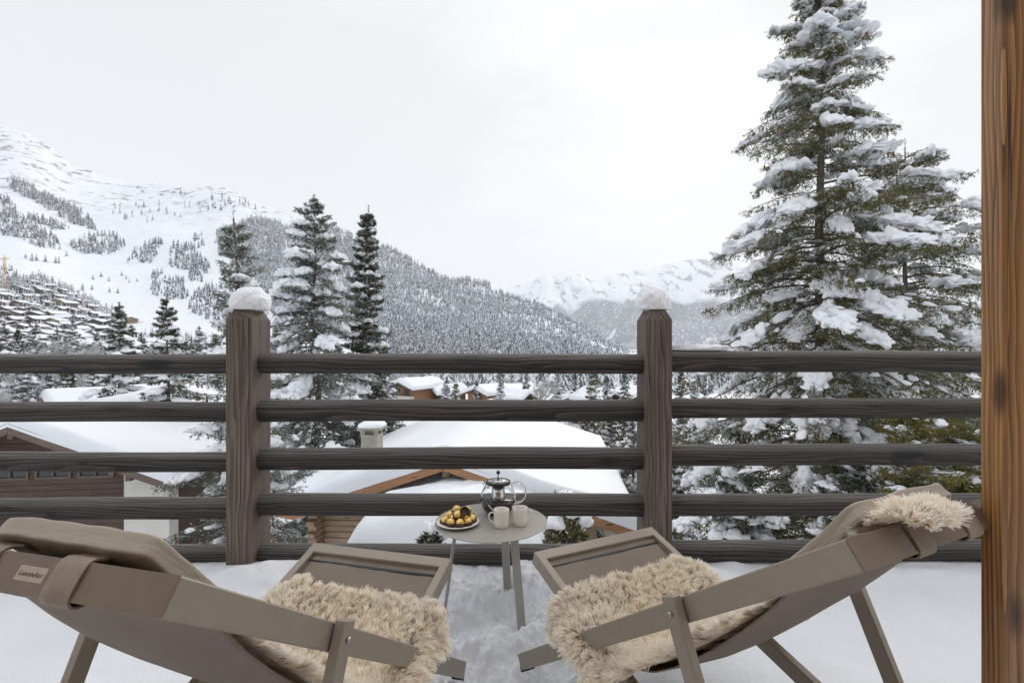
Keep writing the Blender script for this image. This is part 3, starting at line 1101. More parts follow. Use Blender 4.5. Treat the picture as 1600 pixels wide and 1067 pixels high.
make_tree('spruce_tree', 'small snowy spruce standing behind the chimney of the near snowy roof', b, h, 2.3, 78, 'needle_dark', 'mid distance snowy spruces',
          whorl=0.38, nb=7, twig=0.14, blade=(0.10, 0.028), nblade=6, prof=0.8, asc=(0.4, -0.1), sag=0.36, hang=0.6, snow=0.8, pads=(0.40, 0.30, 0.17), flecks=0.16, low=0.02, jit=0.25, padsub=1)
b, h = base_at(186, 478, 31.0)
make_tree('spruce_tree', 'frosted spruce with thick white boughs, beside the small spruce at the chimney', b, h, 2.6, 89, 'needle_dark', 'mid distance snowy spruces',
          whorl=0.45, nb=7, twig=0.2, blade=(0.14, 0.04), nblade=6, prof=0.8, asc=(0.4, -0.1), sag=0.36, hang=0.5, snow=0.9, pads=(0.5, 0.36, 0.2), flecks=0.30, low=0.02, jit=0.25, padsub=1)
# low evergreens and shrubs under the railing on the right
b, h = base_at(1165, 672, 8.6)
make_tree('young_spruce', 'low dark spruce sapling under the tall spruce, beside the right railing post', b, h, 1.5, 101, 'needle_dark', 'evergreens below the railing',
          whorl=0.24, nb=8, twig=0.085, blade=(0.055, 0.013), nblade=8, prof=0.7, asc=(0.45, -0.1), sag=0.32, hang=0.6, snow=0.8, pads=(0.30, 0.24, 0.15), flecks=0.06, low=0.02, jit=0.25)
b, h = base_at(1320, 705, 8.2)
make_tree('young_spruce', 'low dark spruce sapling straight under the trunk of the tall spruce', b, h, 1.6, 102, 'needle_dark', 'evergreens below the railing',
          whorl=0.24, nb=8, twig=0.085, blade=(0.055, 0.013), nblade=8, prof=0.65, asc=(0.45, -0.1), sag=0.32, hang=0.7, snow=0.5, pads=(0.24, 0.20, 0.12), flecks=0.05, low=0.02, jit=0.25)
b, h = base_at(1432, 632, 7.6)
make_tree('golden_conifer', 'yellow green conifer behind the second railing gap, next to the timber post', b, h, 1.5, 103, 'needle_yellow', 'evergreens below the railing',
          whorl=0.24, nb=8, twig=0.09, blade=(0.065, 0.012), nblade=8, prof=0.55, asc=(0.5, 0.0), sag=0.30, hang=0.9, snow=0.3, pads=(0.2, 0.16, 0.1), flecks=0.03, low=0.02, jit=0.3)
b, h = base_at(1535, 640, 7.4)
make_tree('golden_conifer', 'yellow green conifer half hidden by the timber post', b, h, 1.4, 104, 'needle_yellow', 'evergreens below the railing',
          whorl=0.26, nb=8, twig=0.09, blade=(0.065, 0.012), nblade=8, prof=0.55, asc=(0.5, 0.0), sag=0.30, hang=0.9, snow=0.4, pads=(0.2, 0.16, 0.1), flecks=0.05, low=0.02, jit=0.3)


def bush(name, label, c, rad, hgt, n, needle, seed, snowcap=0.7, cat='shrub', blade=(0.06, 0.03)):
    """a rounded shrub: stems, leaf sprays through the volume, snow lying on top"""
    r = np.random.default_rng(seed)
    t = thing(name, label, cat, tuple(c), 0)
    st, fo, sw = MB(), MB(), MB()
    for _ in range(9):
        a = r.uniform(0, 2 * PI)
        e_ = np.array([math.cos(a) * rad * r.uniform(.3, .9), math.sin(a) * rad * r.uniform(.3, .9), hgt * r.uniform(.6, .95)])
        st.tube([np.zeros(3), e_ * [0.3, 0.3, 0.5], e_], [0.03, 0.018, 0.006], 5, cap=False)
    d = r.normal(size=(n, 3))
    d /= np.linalg.norm(d, axis=1, keepdims=True)
    d[:, 2] = np.abs(d[:, 2])
    rr = r.uniform(0.45, 1.0, (n, 1)) ** 0.5
    B = d * rr * np.array([rad, rad, hgt]) * (1 + 0.16 * sn(d * 2, seed, 3))[:, None]
    A = B * 0.82
    blades(fo, A, B, 9, blade[0], blade[1], r, 0, 0.9, 0.08)
    st.build('stem', 'bark', t)
    fo.build('leaves', [needle, 'snow_pad'], t)
    for _ in range(int(16 * snowcap)):
        a, q = r.uniform(0, 2 * PI), r.uniform(0, 0.85)
        pad(sw, np.array([math.cos(a) * rad * q, math.sin(a) * rad * q, hgt * (1 - 0.45 * q * q) + 0.02]), np.array([math.cos(a), math.sin(a), -0.4]), rad * r.uniform(.18, .4), rad * r.uniform(.15, .34), 0.10, r, 2, 0.8)
    if sw.n:
        sw.build('snow_on_foliage', 'snow_pad', t)
    return t


bush('evergreen_shrub', 'olive green shrub topped with snow, seen right of the table top', P(886, 868, 6.4) + [0, 0, -0.1], 0.34, 0.78, 260, 'needle_green', 5, 0.9)
bush('evergreen_shrub', 'small dark shrub seen just under the plate side of the table', P(676, 862, 6.8) + [0, 0, -0.1], 0.24, 0.42, 160, 'needle_dark', 6, 0.3)
bush('copper_shrub', 'bush with withered copper leaves behind the trunk of the tall spruce', P(1266, 745, 16.0), 0.8, 1.35, 340, 'leaf_brown', 9, 0.4, blade=(0.11, 0.07))
bush('copper_shrub', 'bush with withered copper leaves near the timber post', P(1497, 775, 12.5), 0.7, 1.2, 300, 'leaf_brown', 10, 0.3, blade=(0.10, 0.06))


def bare_tree(seed, h=10.0):
    r = np.random.default_rng(seed)
    tr, tw = MB(), MB()
    A_, B_ = [], []

    def grow(p, d, l, rad, lev):
        n = 4
        pts = [p]
        for _ in range(n):
            d = d + r.normal(0, 0.10, 3) + np.array([0, 0, 0.05])
            d /= np.linalg.norm(d)
            pts.append(pts[-1] + d * l / n)
        pts = np.array(pts)
        tr.tube(pts, np.linspace(rad, rad * 0.55, n + 1), 5 if lev < 2 else 3, cap=False, mi=0 if lev < 1 else 1)
        if lev >= 3:
            A_.append(pts[:-1])
            B_.append(pts[1:])
            return
        for k in range(5 if lev == 0 else 4):
            f = r.uniform(0.35, 1.0) if lev else r.uniform(0.25, 1.0)
            i = f * n
            q = pts[int(i)] + (pts[min(n, int(i) + 1)] - pts[int(i)]) * (i % 1)
            nd = d * 0.75 + r.normal(0, 0.55, 3)
            nd /= np.linalg.norm(nd)
            grow(q, nd, l * r.uniform(0.45, 0.65), rad * 0.5, lev + 1)
    for _ in range(2):
        grow(np.zeros(3), np.array([r.normal(0, .08), r.normal(0, .08), 1.0]), h * 0.55, h * 0.014, 0)
    A_, B_ = np.concatenate(A_), np.concatenate(B_)
    blades(tw, A_, B_, 4, h * 0.045, h * 0.008, r, 0, 0.9)
    return tr, tw


# ------------------------------------------------------------------ mid distance trees: four kinds, then copies
def proto(kind, label, builder):
    tr, fo, snw = builder()
    t = thing(kind, label, 'tree', (0, 0, 0))
    return t, tr, fo, snw


def spruce_proto(seed, needle, flecks, R, snow):
    tr, fo, snw, _ = spruce(10.0, R, seed, low=0.02, whorl=0.5, nb=7, twig=0.24, blade=(0.20, 0.055), nblade=4, prof=0.78, asc=(0.4, -0.12), sag=0.36, hang=0.5, snow=snow, pads=(0.5, 0.36, 0.2), flecks=flecks, jit=0.25, padsub=1, twmax=0.6, minipads=1.2)
    t = thing('spruce_tree', 'x', 'tree', (0, 0, 0))
    tr.build('trunk', 'bark', t)
    fo.build('crown', [needle, 'snow_pad'], t)
    snw.build('snow_on_foliage', 'snow_pad', t)
    return t


def bare_proto(seed):
    tr, tw = bare_tree(seed)
    t = thing('bare_tree', 'x', 'tree', (0, 0, 0))
    tr.build('trunk', ['bark', 'twig_frost'], t)
    tw.build('crown', 'twig_frost', t)
    return t


PRO = {'d': spruce_proto(201, 'needle_dark', 0.16, 1.9, 0.8), 'f': spruce_proto(202, 'needle_frost', 0.42, 2.2, 1.0), 'g': spruce_proto(203, 'needle_green', 0.22, 2.4, 0.8), 'b': bare_proto(204), 'c': bare_proto(206)}
_used = set()
TR = np.random.default_rng(42)
KIND = {'d': 'dark snow dusted spruce', 'f': 'heavily frosted pale spruce', 'g': 'green bushy spruce with snowy boughs', 'b': 'frosted leafless tree', 'c': 'frosted leafless tree'}


def put_tree(px, top, d, k, where, group):
    base, h = base_at(px, top, d)
    src = PRO[k]
    lab = KIND[k] + ' ' + where
    s = h / 10.0
    sc = (s * TR.uniform(0.85, 1.15), s * TR.uniform(0.85, 1.15), s)
    if k not in _used:
        _used.add(k)
        src.location = base
        src.rotation_euler = (0, 0, TR.uniform(0, 6))
        src.scale = sc
        tag(src, lab, None, group)
    else:
        copy_thing(src, base, TR.uniform(0, 6.28), sc, lab, group)


for px, top, d, k, where in [
        (8, 506, 92, 'f', 'below the village at the photo edge'), (27, 514, 104, 'd', 'pointed and alone below the village'), (56, 508, 100, 'f', 'below the village, left of the pale leafless pair'),
        (90, 516, 88, 'f', 'between two leafless trees below the village'), (113, 502, 118, 'f', 'tallest of the pale row below the village'), (152, 520, 110, 'f', 'just left of the frosted spruce with thick boughs'), (222, 522, 96, 'f', 'between the two snowy spruces behind the chimney'),
        (312, 512, 120, 'f', 'behind the reaching boughs of the blue green spruce'), (336, 524, 96, 'g', 'close behind the left railing post'), (300, 530, 75, 'f', 'right of the small spruce at the chimney'),
        (72, 506, 84, 'b', 'below the village, standing by the pale spruces'), (128, 506, 92, 'c', 'in front of the tallest pale spruce'), (144, 514, 80, 'b', 'beside the thick boughed spruce'), (212, 520, 74, 'c', 'behind the chimney of the near roof'), (286, 524, 82, 'b', 'right of the small chimney spruce'),
        (40, 560, 36, 'f', 'seen through the upper left railing gap, nearest the photo edge'), (12, 572, 42, 'b', 'at the photo edge in the upper left railing gap'), (76, 578, 44, 'f', 'in the upper left railing gap, second from the edge'), (106, 566, 40, 'd', 'in the upper left railing gap beside the orange gable'), (150, 568, 46, 'f', 'behind the snowy roof ridge in the upper left gap'), (205, 570, 48, 'd', 'behind the roof in the upper left gap, by the chimney'), (310, 572, 50, 'f', 'behind the roof in the upper left gap, right of the chimney'),
        (436, 505, 46, 'f', 'behind the dense conical spruce, near the left post'), (545, 560, 52, 'f', 'between the conical and the slim spruce'), (604, 572, 60, 'f', 'left of the orange chalet across the valley'), (618, 548, 95, 'b', 'right of the slim column spruce above the top rail'), (650, 553, 115, 'c', 'above the top rail, right of the slim spruce'),
        (697, 590, 74, 'f', 'between the two orange chalets'), (712, 596, 66, 'g', 'left of the second orange gable'), (745, 594, 84, 'd', 'small, in front of the second orange chalet'), (782, 590, 80, 'f', 'right of the second orange chalet'), (800, 580, 110, 'b', 'over the snowy roofs in the centre gap'),
        (846, 574, 66, 'b', 'broadest crown in the centre of the upper gap'), (822, 586, 92, 'f', 'left of the broadest leafless crown'), (872, 584, 96, 'f', 'right of the broadest leafless crown'), (898, 583, 88, 'd', 'pointed, right of the broadest leafless crown'), (926, 574, 56, 'g', 'seen through the upper gap, left of the right post'), (948, 586, 74, 'd', 'slim, next to the bushy green spruce by the right post'), (976, 580, 82, 'd', 'closest to the right post in the upper gap'), (1064, 580, 62, 'd', 'just right of the right railing post'), (1085, 590, 80, 'f', 'behind the low boughs of the tallest spruce'),
        (600, 628, 30, 'b', 'behind the chimney with a flat snowy cap'), (626, 640, 33, 'f', 'left of the middle chalet roof'), (540, 650, 24, 'f', 'left of the chimney with a flat snowy cap'), (556, 642, 30, 'd', 'close behind the chimney with a flat snowy cap'), (470, 640, 24, 'f', 'behind the trunk of the dense conical spruce'),
        (842, 634, 40, 'b', 'over the right slope of the middle chalet roof'), (868, 640, 36, 'f', 'over the right eave of the middle chalet'), (893, 646, 42, 'b', 'between pale spruces right of the middle chalet'), (924, 628, 27, 'g', 'beside the right slope of the middle chalet'), (955, 640, 30, 'd', 'right of the green spruce by the middle chalet'), (978, 636, 24, 'g', 'left of the right post in the second gap'), (990, 660, 19, 'f', 'left of the right post in the third gap'), (1068, 640, 26, 'f', 'right of the right post in the second gap'), (1100, 600, 40, 'f', 'left of the tallest spruce in the second gap'), (1045, 690, 17, 'd', 'behind the right post, right of the middle chalet'),
        (1490, 560, 46, 'f', 'behind the golden conifers'), (1380, 555, 52, 'f', 'behind the tallest spruce and its neighbour'), (1200, 575, 55, 'd', 'behind the low boughs of the tallest spruce trunk')]:
    put_tree(px, top, d, k, where, 'trees in the middle distance')

# woods on the valley floor that read as one mass
r_ = np.random.default_rng(77)
n_ = 5200
Yw = r_.uniform(150, 445, n_)
Xw = r_.uniform(-1.35, 1.1, n_) * Yw
ok_ = sn(np.stack([Xw / 60, Yw / 45], -1), 2.2, 3) > -0.75
Xw, Yw = Xw[ok_], Yw[ok_]
hw_ = r_.uniform(6.5, 12.5, len(Xw))
mbw = MB()
mbw.add(*far_trees(np.stack([Xw, Yw, ground_z(Xw, Yw)], -1), hw_, r_, 7, 6, 0.55, 0.17))
tag(mbw.build('valley_woodland', ['needle_frost', 'snow_pad']), 'frosted woodland filling the valley floor', 'forest', kind='stuff')

VIL = [(0, 442), (26, 440), (60, 432), (110, 452), (165, 486), (176, 508), (222, 535), (335, 549), (335, 566), (0, 566)]
forest('village_trees', [(VIL, 13), ([(20, 440), (70, 437), (160, 478), (178, 494), (172, 500), (110, 466), (60, 446)], 9), ([(600, 522), (770, 540), (1000, 552), (1000, 566), (590, 566)], 16), ([(220, 520), (340, 530), (340, 560), (220, 560)], 14)], 12, 'frosted trees packed between the village chalets', 10.0, 0.50, ('needle_frost', 'snow_pad'), 5, hmin=6, wid=0.2)

# lone conifers on the piste
lp = None
for px, py, hp in [(145, 434, 8), (158, 430, 9), (170, 437, 8), (190, 428, 8), (197, 434, 7), (202, 440, 7), (214, 438, 6), (129, 455, 11), (144, 454, 10), (171, 457, 9), (184, 458, 9), (40, 405, 9), (50, 408, 12), (57, 408, 11), (71, 410, 13), (87, 412, 12), (104, 400, 10), (92, 412, 10), (162, 486, 8), (175, 482, 9)]:
    pt, _t = hill_point(np.array([px]), np.array([py]))
    s_ = hp / FPX * pt[0][1] / 10.0
    if lp is None:
        r2 = np.random.default_rng(5)
        lp = thing('lone_conifer', 'small dark conifer standing alone on the open ski slope', 'tree', tuple(pt[0]), 0, 'lone conifers on the ski slope')
        mb = MB()
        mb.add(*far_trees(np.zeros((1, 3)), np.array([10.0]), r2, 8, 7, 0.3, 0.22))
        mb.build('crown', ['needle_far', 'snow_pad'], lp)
        MB().tube([(0, 0, -0.5), (0, 0, 3)], 0.25, 6).build('trunk', 'bark', lp)
        lp.scale = (s_,) * 3
    else:
        copy_thing(lp, tuple(pt[0]), TR.uniform(0, 6), s_ * TR.uniform(0.9, 1.1), lp['label'], lp['group'])


# ------------------------------------------------------------------ chalets
def chalet(name, label, apex, hw, drop, L, rz, base, wallmat, barge, front=1.2, side=0.9, rear=0.6, snow=0.45, deck=0.22, bt=0.24, group=None, cat='chalet', seed=0, detail=True, lower=None):
    """apex: world point of the front gable tip (top of the deck). Local axes: y along the ridge away from the gable, x across."""
    t = thing(name, label, cat, tuple(apex), rz, group)
    sl = drop / hw
    zx = lambda x: -abs(x) * sl
    # walls: a gabled block under the roof
    ww = hw - side
    wall = MB()
    zb = base - apex[2]
    prof = [(-ww, zb), (ww, zb), (ww, zx(ww) - deck), (0, -deck), (-ww, zx(ww) - deck)]
    wall.prism([(x, 0, z) for x, z in prof], (0, front, 0), (0, L - rear, 0))
    wl = wall.build('wall', wallmat, t)
    roof = MB()
    for s in (-1, 1):
        roof.prism([(0, 0, 0), (s * hw, 0, -drop), (s * hw, 0, -drop - deck * 0.8), (0, 0, -deck)][::s], (0, 0.03, 0), (0, L, 0))
    rf = roof.build('roof', 'soffit', t)
    for s in (-1, 1):
        bg_ = MB()
        bg_.prism([(s * 0.004, 0, 0.03), (s * (hw + 0.02), 0, -drop + 0.03), (s * (hw + 0.02), 0, -drop - bt), (s * 0.004, 0, -bt)][::s], (0, -0.05, 0), (0, 0.028, 0))
        bg_.build('barge_board', barge, rf)
    # snow lying on the roof, rounded at every edge
    nx, ny = 57, 41
    xs = np.linspace(-1, 1, nx)
    xs = np.sign(xs) * np.abs(xs) ** 0.75 * (hw + 0.10)
    yy = np.linspace(0, 1, ny)
    yy = (0.5 - 0.5 * np.cos(yy * PI)) * (L + 0.06) - 0.06
    Xg, Yg = np.meshgrid(xs, yy, indexing='ij')
    ex = np.clip((hw + 0.10 - np.abs(Xg)) / (snow * 0.6), 0, 1)
    ey = np.clip(np.minimum(Yg + 0.06, L - Yg) / (snow * 0.5), 0, 1)
    rim = np.sqrt(np.clip(1 - (1 - ex) ** 2, 0, 1)) * np.sqrt(np.clip(1 - (1 - ey) ** 2, 0, 1))
    zr = -sl * (np.sqrt(Xg ** 2 + (0.9 * snow + 0.1) ** 2)) + sl * 0.1
    nz = sn(np.stack([Xg / 1.7, Yg / 2.3], -1), 0.1 + seed, 4) * 0.11 * snow
    th = snow * (0.9 + 0.15 * sn(np.stack([Xg / 4, Yg / 4], -1), 0.5 + seed, 2))
    Zg = np.maximum(zr, zx(1) * np.abs(Xg) / 1.0) * 1.0
    Zg = Zg + 0.02 + (th + nz) * rim - 0.10 * (1 - rim)
    MB().grid(np.stack([Xg, Yg, Zg], -1), flip=False).build('snow_cover', 'snow_roof', rf)
    return t, wl, rf


def window(t, x, y, z, w_, h_, frame='white_frame', depth=0.06):
    f = MB()
    f.box((x, y, z + h_ / 2 + 0.04), (w_ + 0.16, depth * 2, 0.08)).box((x, y, z - h_ / 2 - 0.04), (w_ + 0.16, depth * 2, 0.08))
    for s in (-1, 0, 1):
        f.box((x + s * (w_ / 2 + (0.04 if s else 0)), y, z), (0.08 if s else 0.05, depth * 2, h_ - 0.002))
    o = f.build('window', frame, t)
    MB().box((x, y + depth * 0.2, z), (w_, 0.03, h_ - 0.004)).build('pane', 'glass_dark', o)


# the middle chalet just below the terrace
aM = P(694, 716, 13.0)
tM, wM, rM = chalet('chalet', 'pale log chalet below the railing centre, wide snowy roof with orange barge boards', aM, 5.0, 1.70, 10.5, -0.075, -9.2, 'pale_log', 'barge_orange', front=1.5, side=1.05, snow=0.40, deck=0.25, bt=0.30, seed=1)
# dark upper gable, purlin ends, corner logs
MB().prism([(-3.9, 0, -1.60), (3.9, 0, -1.60), (0, 0, -0.29)], (0, 1.42, 0), (0, 1.49, 0)).build('gable_panel', 'pale_log', tM)
for x, z in ((0, -0.36), (-2.4, -1.12), (2.4, -1.12)):
    mb = MB()
    for k in range(3):
        mb.box((x, 1.05 - 0.18 * (2 - k), z - 0.09 - 0.17 * k), (0.2, 0.9 - 0.0 * k - 0.3 * k, 0.165))
    mb.build('purlin', 'pale_log', tM)
for x in (-3.95, -2.35):
    mb = MB()
    for k in range(16):
        mb.box((x, 1.30 - (0.05 if k % 2 else 0.12), -1.75 - 0.17 * k), (0.24, 0.36 + (0.1 if k % 2 else 0.24), 0.155), bevel=0.02)
    mb.build('log_corner', 'pale_log', tM)
mb = MB()
for k in range(17):
    mb.box((-3.15, 1.475, -1.72 - 0.17 * k), (1.34, 0.05, 0.155), bevel=0.02)
mb.build('log_face', 'pale_log', tM)
window(tM, 1.9, 1.45, -2.3, 1.2, 1.1)
# snowed-in porch roof in front of the gable
pr = MB()
for s in (-1, 1):
    pr.prism([(0.5, 0, -1.00), (0.5 + s * 1.95, 0, -1.62), (0.5 + s * 1.95, 0, -1.80), (0.5, 0, -1.18)][::s], (0, -2.6, 0), (0, 1.49, 0))
po = pr.build('porch_roof', 'barge_orange', tM)
nx, ny = 45, 35
xs = np.linspace(-1, 1, nx) * 2.1
yy = np.linspace(0, 1, ny) * 4.3 - 2.85
Xg, Yg = np.meshgrid(xs, yy, indexing='ij')
ex = np.clip((2.1 - np.abs(Xg)) / 0.45, 0, 1)
ey = np.clip((Yg + 2.85) / 0.5, 0, 1)
rim = np.sqrt(1 - (1 - ex) ** 2) * np.sqrt(1 - (1 - ey) ** 2)
Zg = -1.00 - 0.31 * np.sqrt(Xg ** 2 + 0.5) + 0.2 - 0.14 * (1 - rim) + rim * (0.62 + 0.10 * sn(np.stack([Xg / 1.1, Yg / 1.1], -1), 4.4, 4))
MB().grid(np.stack([Xg + 0.5, Yg, Zg], -1)).build('snow_cover', 'snow_roof', po)
for dx in (-0.52, -0.26):
    lt = MB().lathe([(0.02, 0.20), (0.10, 0.17), (0.09, 0.0), (0.03, -0.05)], (dx + 0.25, 1.30, -0.62), 8)
    lt.box((dx + 0.25, 1.40, -0.50), (0.05, 0.22, 0.04))
    lt.build('wall_lamp', 'white_frame', tM)
# its flat-capped chimney on the left slope of the roof
cM = MB().box((-2.62, 2.1, -0.72), (0.5, 0.5, 1.9)).build('chimney', 'concrete', rM)
mb = MB()
for x in (-0.19, 0.19):
    for y in (-0.19, 0.19):
        mb.box((-2.62 + x, 2.1 + y, 0.30), (0.1, 0.1, 0.14))
mb.box((-2.62, 2.1, 0.41), (0.68, 0.68, 0.08))
mb.box((-2.62, 2.1, 0.30), (0.26, 0.26, 0.13))
mb.build('chimney_cap', 'concrete', cM)
mb = MB()
v, f = ico(4)
q = np.sign(v) * np.abs(v) ** 0.6 * np.array([0.38, 0.38, 0.15]) * (1 + 0.06 * sn(v * 2, 3.3, 3))[:, None]
q[:, 2] = np.where(q[:, 2] < 0, q[:, 2] * 0.1, q[:, 2])
mb.add(q + [-2.62, 2.1, 0.455], f, 0, True)
mb.build('snow_cover', 'snow_pad', cM)

# the brown boarded chalet at the left
aL = P(14, 662, 16.0)
tL, wL, rL = chalet('chalet', 'dark brown boarded chalet with white lower corner, its snowy roof fills the lower left gaps', aL, 4.75, 2.0, 13.0, 0.13, -10.2, 'brown_board', 'barge_brown', front=1.3, side=0.75, snow=0.38, deck=0.22, bt=0.30, seed=2)
MB().box((3.28, 1.60, -4.2), (1.45, 0.62, 5.4)).build('plaster_wall', 'stucco', wL)
mb = MB()
for k in range(26):
    mb.box((-0.72, 1.285, -0.55 - 0.2 * k), (min(6.55, 1.2 + 1.05 * (k + 1)), 0.03, 0.185))
mb.build('board_cladding', 'brown_board', wL)
for x in (-0.9, 0.4, 1.7):
    window(tL, x, 1.27, -1.78, 0.95, 0.4, 'barge_brown')
for x in (0.0, 2.35, 2.9, 3.4):
    MB().box((x, 0.65, -0.38 - 0.421 * x), (0.16, 1.25, 0.2)).build('purlin', 'barge_brown', tL)

# the roof behind it with the grey chimney
aB = P(66, 618, 36.0)
tB, wB, rB = chalet('chalet', 'snowy roofed chalet with a small orange gable and capped chimney, behind the brown boarded one', aB, 6.2, 2.0, 15.0, -0.62, -12.2, 'orange_wood', 'barge_orange', front=0.8, side=0.8, snow=0.5, deck=0.2, bt=0.3, seed=3)
mb = MB()
mb.box((2.4, 8.0, 0.2), (0.9, 0.9, 2.6)).box((2.4, 8.0, 1.56), (1.05, 1.05, 0.12))
for s in (-1, 1):
    mb.box((2.4 + s * 0.36, 8.0, 1.74), (0.14, 0.7, 0.24))
mb.box((2.4, 8.0, 1.92), (0.85, 0.85, 0.12)).box((2.4, 8.0, 2.03), (0.5, 0.5, 0.1))
mb.build('chimney', 'concrete', rB)
for x, y in ((3.5, 5.9), (3.9, 6.6)):
    MB().lathe([(0.0, 0.5), (0.26, 0.48), (0.28, 0.3), (0.12, 0.28), (0.12, -0.6)], (x, y, -0.322 * x + 0.45), 10).build('vent', 'dark_metal', rB)

# chalets across the valley floor seen through the upper gap
V1 = P(622, 596, 92)
t1, w1, r1 = chalet('chalet', 'orange timber chalet with balcony and pale window, seen between the top rails', V1, 3.5, 1.25, 9.5, -0.55, -15.5, 'orange_wood', 'barge_brown', front=1.2, side=0.7, snow=0.7, deck=0.25, bt=0.35, seed=4)
window(t1, -1.0, 1.15, -1.7, 1.2, 0.9)
window(t1, 1.1, 1.15, -1.9, 1.0, 1.4, 'barge_brown')
MB().box((0, 0.55, -2.9), (5.6, 1.1, 0.7)).build('balcony', 'white_frame', t1)
V2 = P(741, 606, 84)
t2, w2, r2c = chalet('chalet', 'orange timber chalet with low gable, right of the balconied one across the valley', V2, 2.9, 1.0, 7.5, -0.7, -15, 'orange_wood', 'barge_brown', front=0.8, side=0.6, snow=0.6, deck=0.25, bt=0.3, seed=5)
window(t2, 0.0, 0.75, -1.6, 1.0, 0.7)
MB().box((1.5, 5, 0.2), (0.6, 0.6, 1.4)).build('chimney', 'dark_metal', r2c)
for i, (px, py, d, hw, rz, lab) in enumerate([(672, 604, 96, 3.0, -1.0, 'low snowy roofed chalet beside the orange balconied chalet'), (786, 604, 96, 3.3, -0.8, 'snow roofed chalet right of the low orange gable'), (828, 613, 84, 3.2, 1.0, 'snow roofed chalet left of the broad leafless tree'), (960, 614, 82, 3.2, 0.6, 'snow roofed chalet below the pointed spruces near the right post'), (902, 615, 86, 3, -0.6, 'snow roofed chalet under the bushy green spruce'), (1010, 610, 94, 3.2, 0.4, 'snow roofed chalet hidden behind the right post'), (1490, 590, 60, 4.5, 1.1, 'snow roofed chalet behind the golden conifers')]):
    tv, wv_, rv = chalet('chalet', lab, P(px, py, d), hw, hw * 0.4, hw * 2.3, rz, float(ground_z(np.array((px - 800) / 800 * d), np.array(d))) - 1, ['brown_chalet', 'orange_wood', 'dark_chalet'][i % 3], 'barge_brown', front=0.9, side=0.7, snow=0.65, seed=6 + i, group='chalets across the valley floor')
    if i % 2 == 0:
        window(tv, -0.9, 0.85, -1.9, 1.2, 1.0)

# the hillside village: one small chalet of each colour, then copies
def village_proto(wallmat):
    t = thing('village_chalet', 'x', 'chalet')
    w_ = MB().prism([(-5.2, 0, -3.5), (5.2, 0, -3.5), (5.2, 0, 3.4), (0, 0, 5.2), (-5.2, 0, 3.4)], (0, -6, 0), (0, 6, 0))
    w_.build('wall', wallmat, t)
    roof = MB()
    for s in (-1, 1):
        roof.prism([(0, 0, 5.75), (s * 7.2, 0, 3.15), (s * 7.2, 0, 2.8), (0, 0, 5.4)][::s], (0, -7.6, 0), (0, 7.4, 0))
    ro = roof.build('roof', 'dark_chalet', t)
    xs = np.linspace(-7.3, 7.3, 15)
    yy = np.array([-7.7, -7.3, -6.5, 0, 6.5, 7.2, 7.5])
    Xg, Yg = np.meshgrid(xs, yy, indexing='ij')
    rim = np.clip((7.3 - np.abs(Xg)) / 0.8, 0, 1) * np.clip(np.minimum(Yg + 7.7, 7.5 - Yg) / 0.5, 0, 1)
    MB().grid(np.stack([Xg, Yg, 5.78 - 0.361 * np.abs(Xg) + 0.6 * rim - 0.1], -1)).build('snow_cover', 'snow_far', ro)
    for x in (-2.6, 0, 2.6):
        fw = MB().box((x, -6.05, 1.6), (1.6, 0.1, 1.4))
        fw.build('window', 'glass_dark', t)
    MB().box((0, -6.7, 0.1), (9.4, 1.35, 0.9)).build('balcony', wallmat, t)
    return t


VP = {'dark': village_proto('dark_chalet'), 'brown': village_proto('brown_chalet'), 'grey': village_proto('grey_chalet'), 'pale': village_proto('pale_chalet'), 'orange': village_proto('orange_wood')}
LABV = {'dark': 'small dark timber chalet under thick snow in the hillside village', 'brown': 'small reddish brown chalet under thick snow in the hillside village', 'grey': 'small grey walled chalet under thick snow in the hillside village', 'pale': 'small pale timber chalet under thick snow in the hillside village', 'orange': 'small orange timber chalet under thick snow in the hillside village'}
used_v = set()


def put_village(px, py, k, s, rz, lab, group):
    pt, _t = hill_point(np.array([px]), np.array([py]))
    p_ = tuple(pt[0] + np.array([0, 0, 1.2 * s]))
    if k not in used_v:
        used_v.add(k)
        o = VP[k]
        o.location, o.rotation_euler, o.scale = p_, (0, 0, rz), (s, s, s)
        tag(o, lab, None, group)
    else:
        copy_thing(VP[k], p_, rz, s, lab, group)


vr = np.random.default_rng(12)
pts_v = []
for px, py, k in [(5, 517, 'brown'), (5, 508, 'orange'), (35, 516, 'brown'), (86, 523, 'pale'), (207, 505, 'pale'), (145, 483, 'brown'), (126, 476, 'brown'), (127, 502, 'dark'), (72, 493, 'dark'), (34, 488, 'dark'), (52, 445, 'dark'), (54, 454, 'grey'), (112, 466, 'dark')]:
    pts_v.append((px, py))
    put_village(px, py, k, 1.0, vr.normal(0, 0.3), LABV[k], k + ' chalets of the hillside village')
for q in sample_poly([(0, 458), (60, 446), (105, 456), (160, 488), (172, 508), (215, 536), (330, 548), (330, 552), (0, 552)], 900, vr):
    if all(((q[0] - a) / 15.5) ** 2 + ((q[1] - b) / 7.6) ** 2 > 1 for a, b in pts_v):
        pts_v.append(tuple(q))
        k = vr.choice(['dark', 'dark', 'dark', 'dark', 'brown', 'grey', 'pale'], p=None)
        put_village(q[0], q[1], k, vr.uniform(0.95, 1.35), vr.normal(0, 0.5), LABV[k], k + ' chalets of the hillside village')
pts_w = []
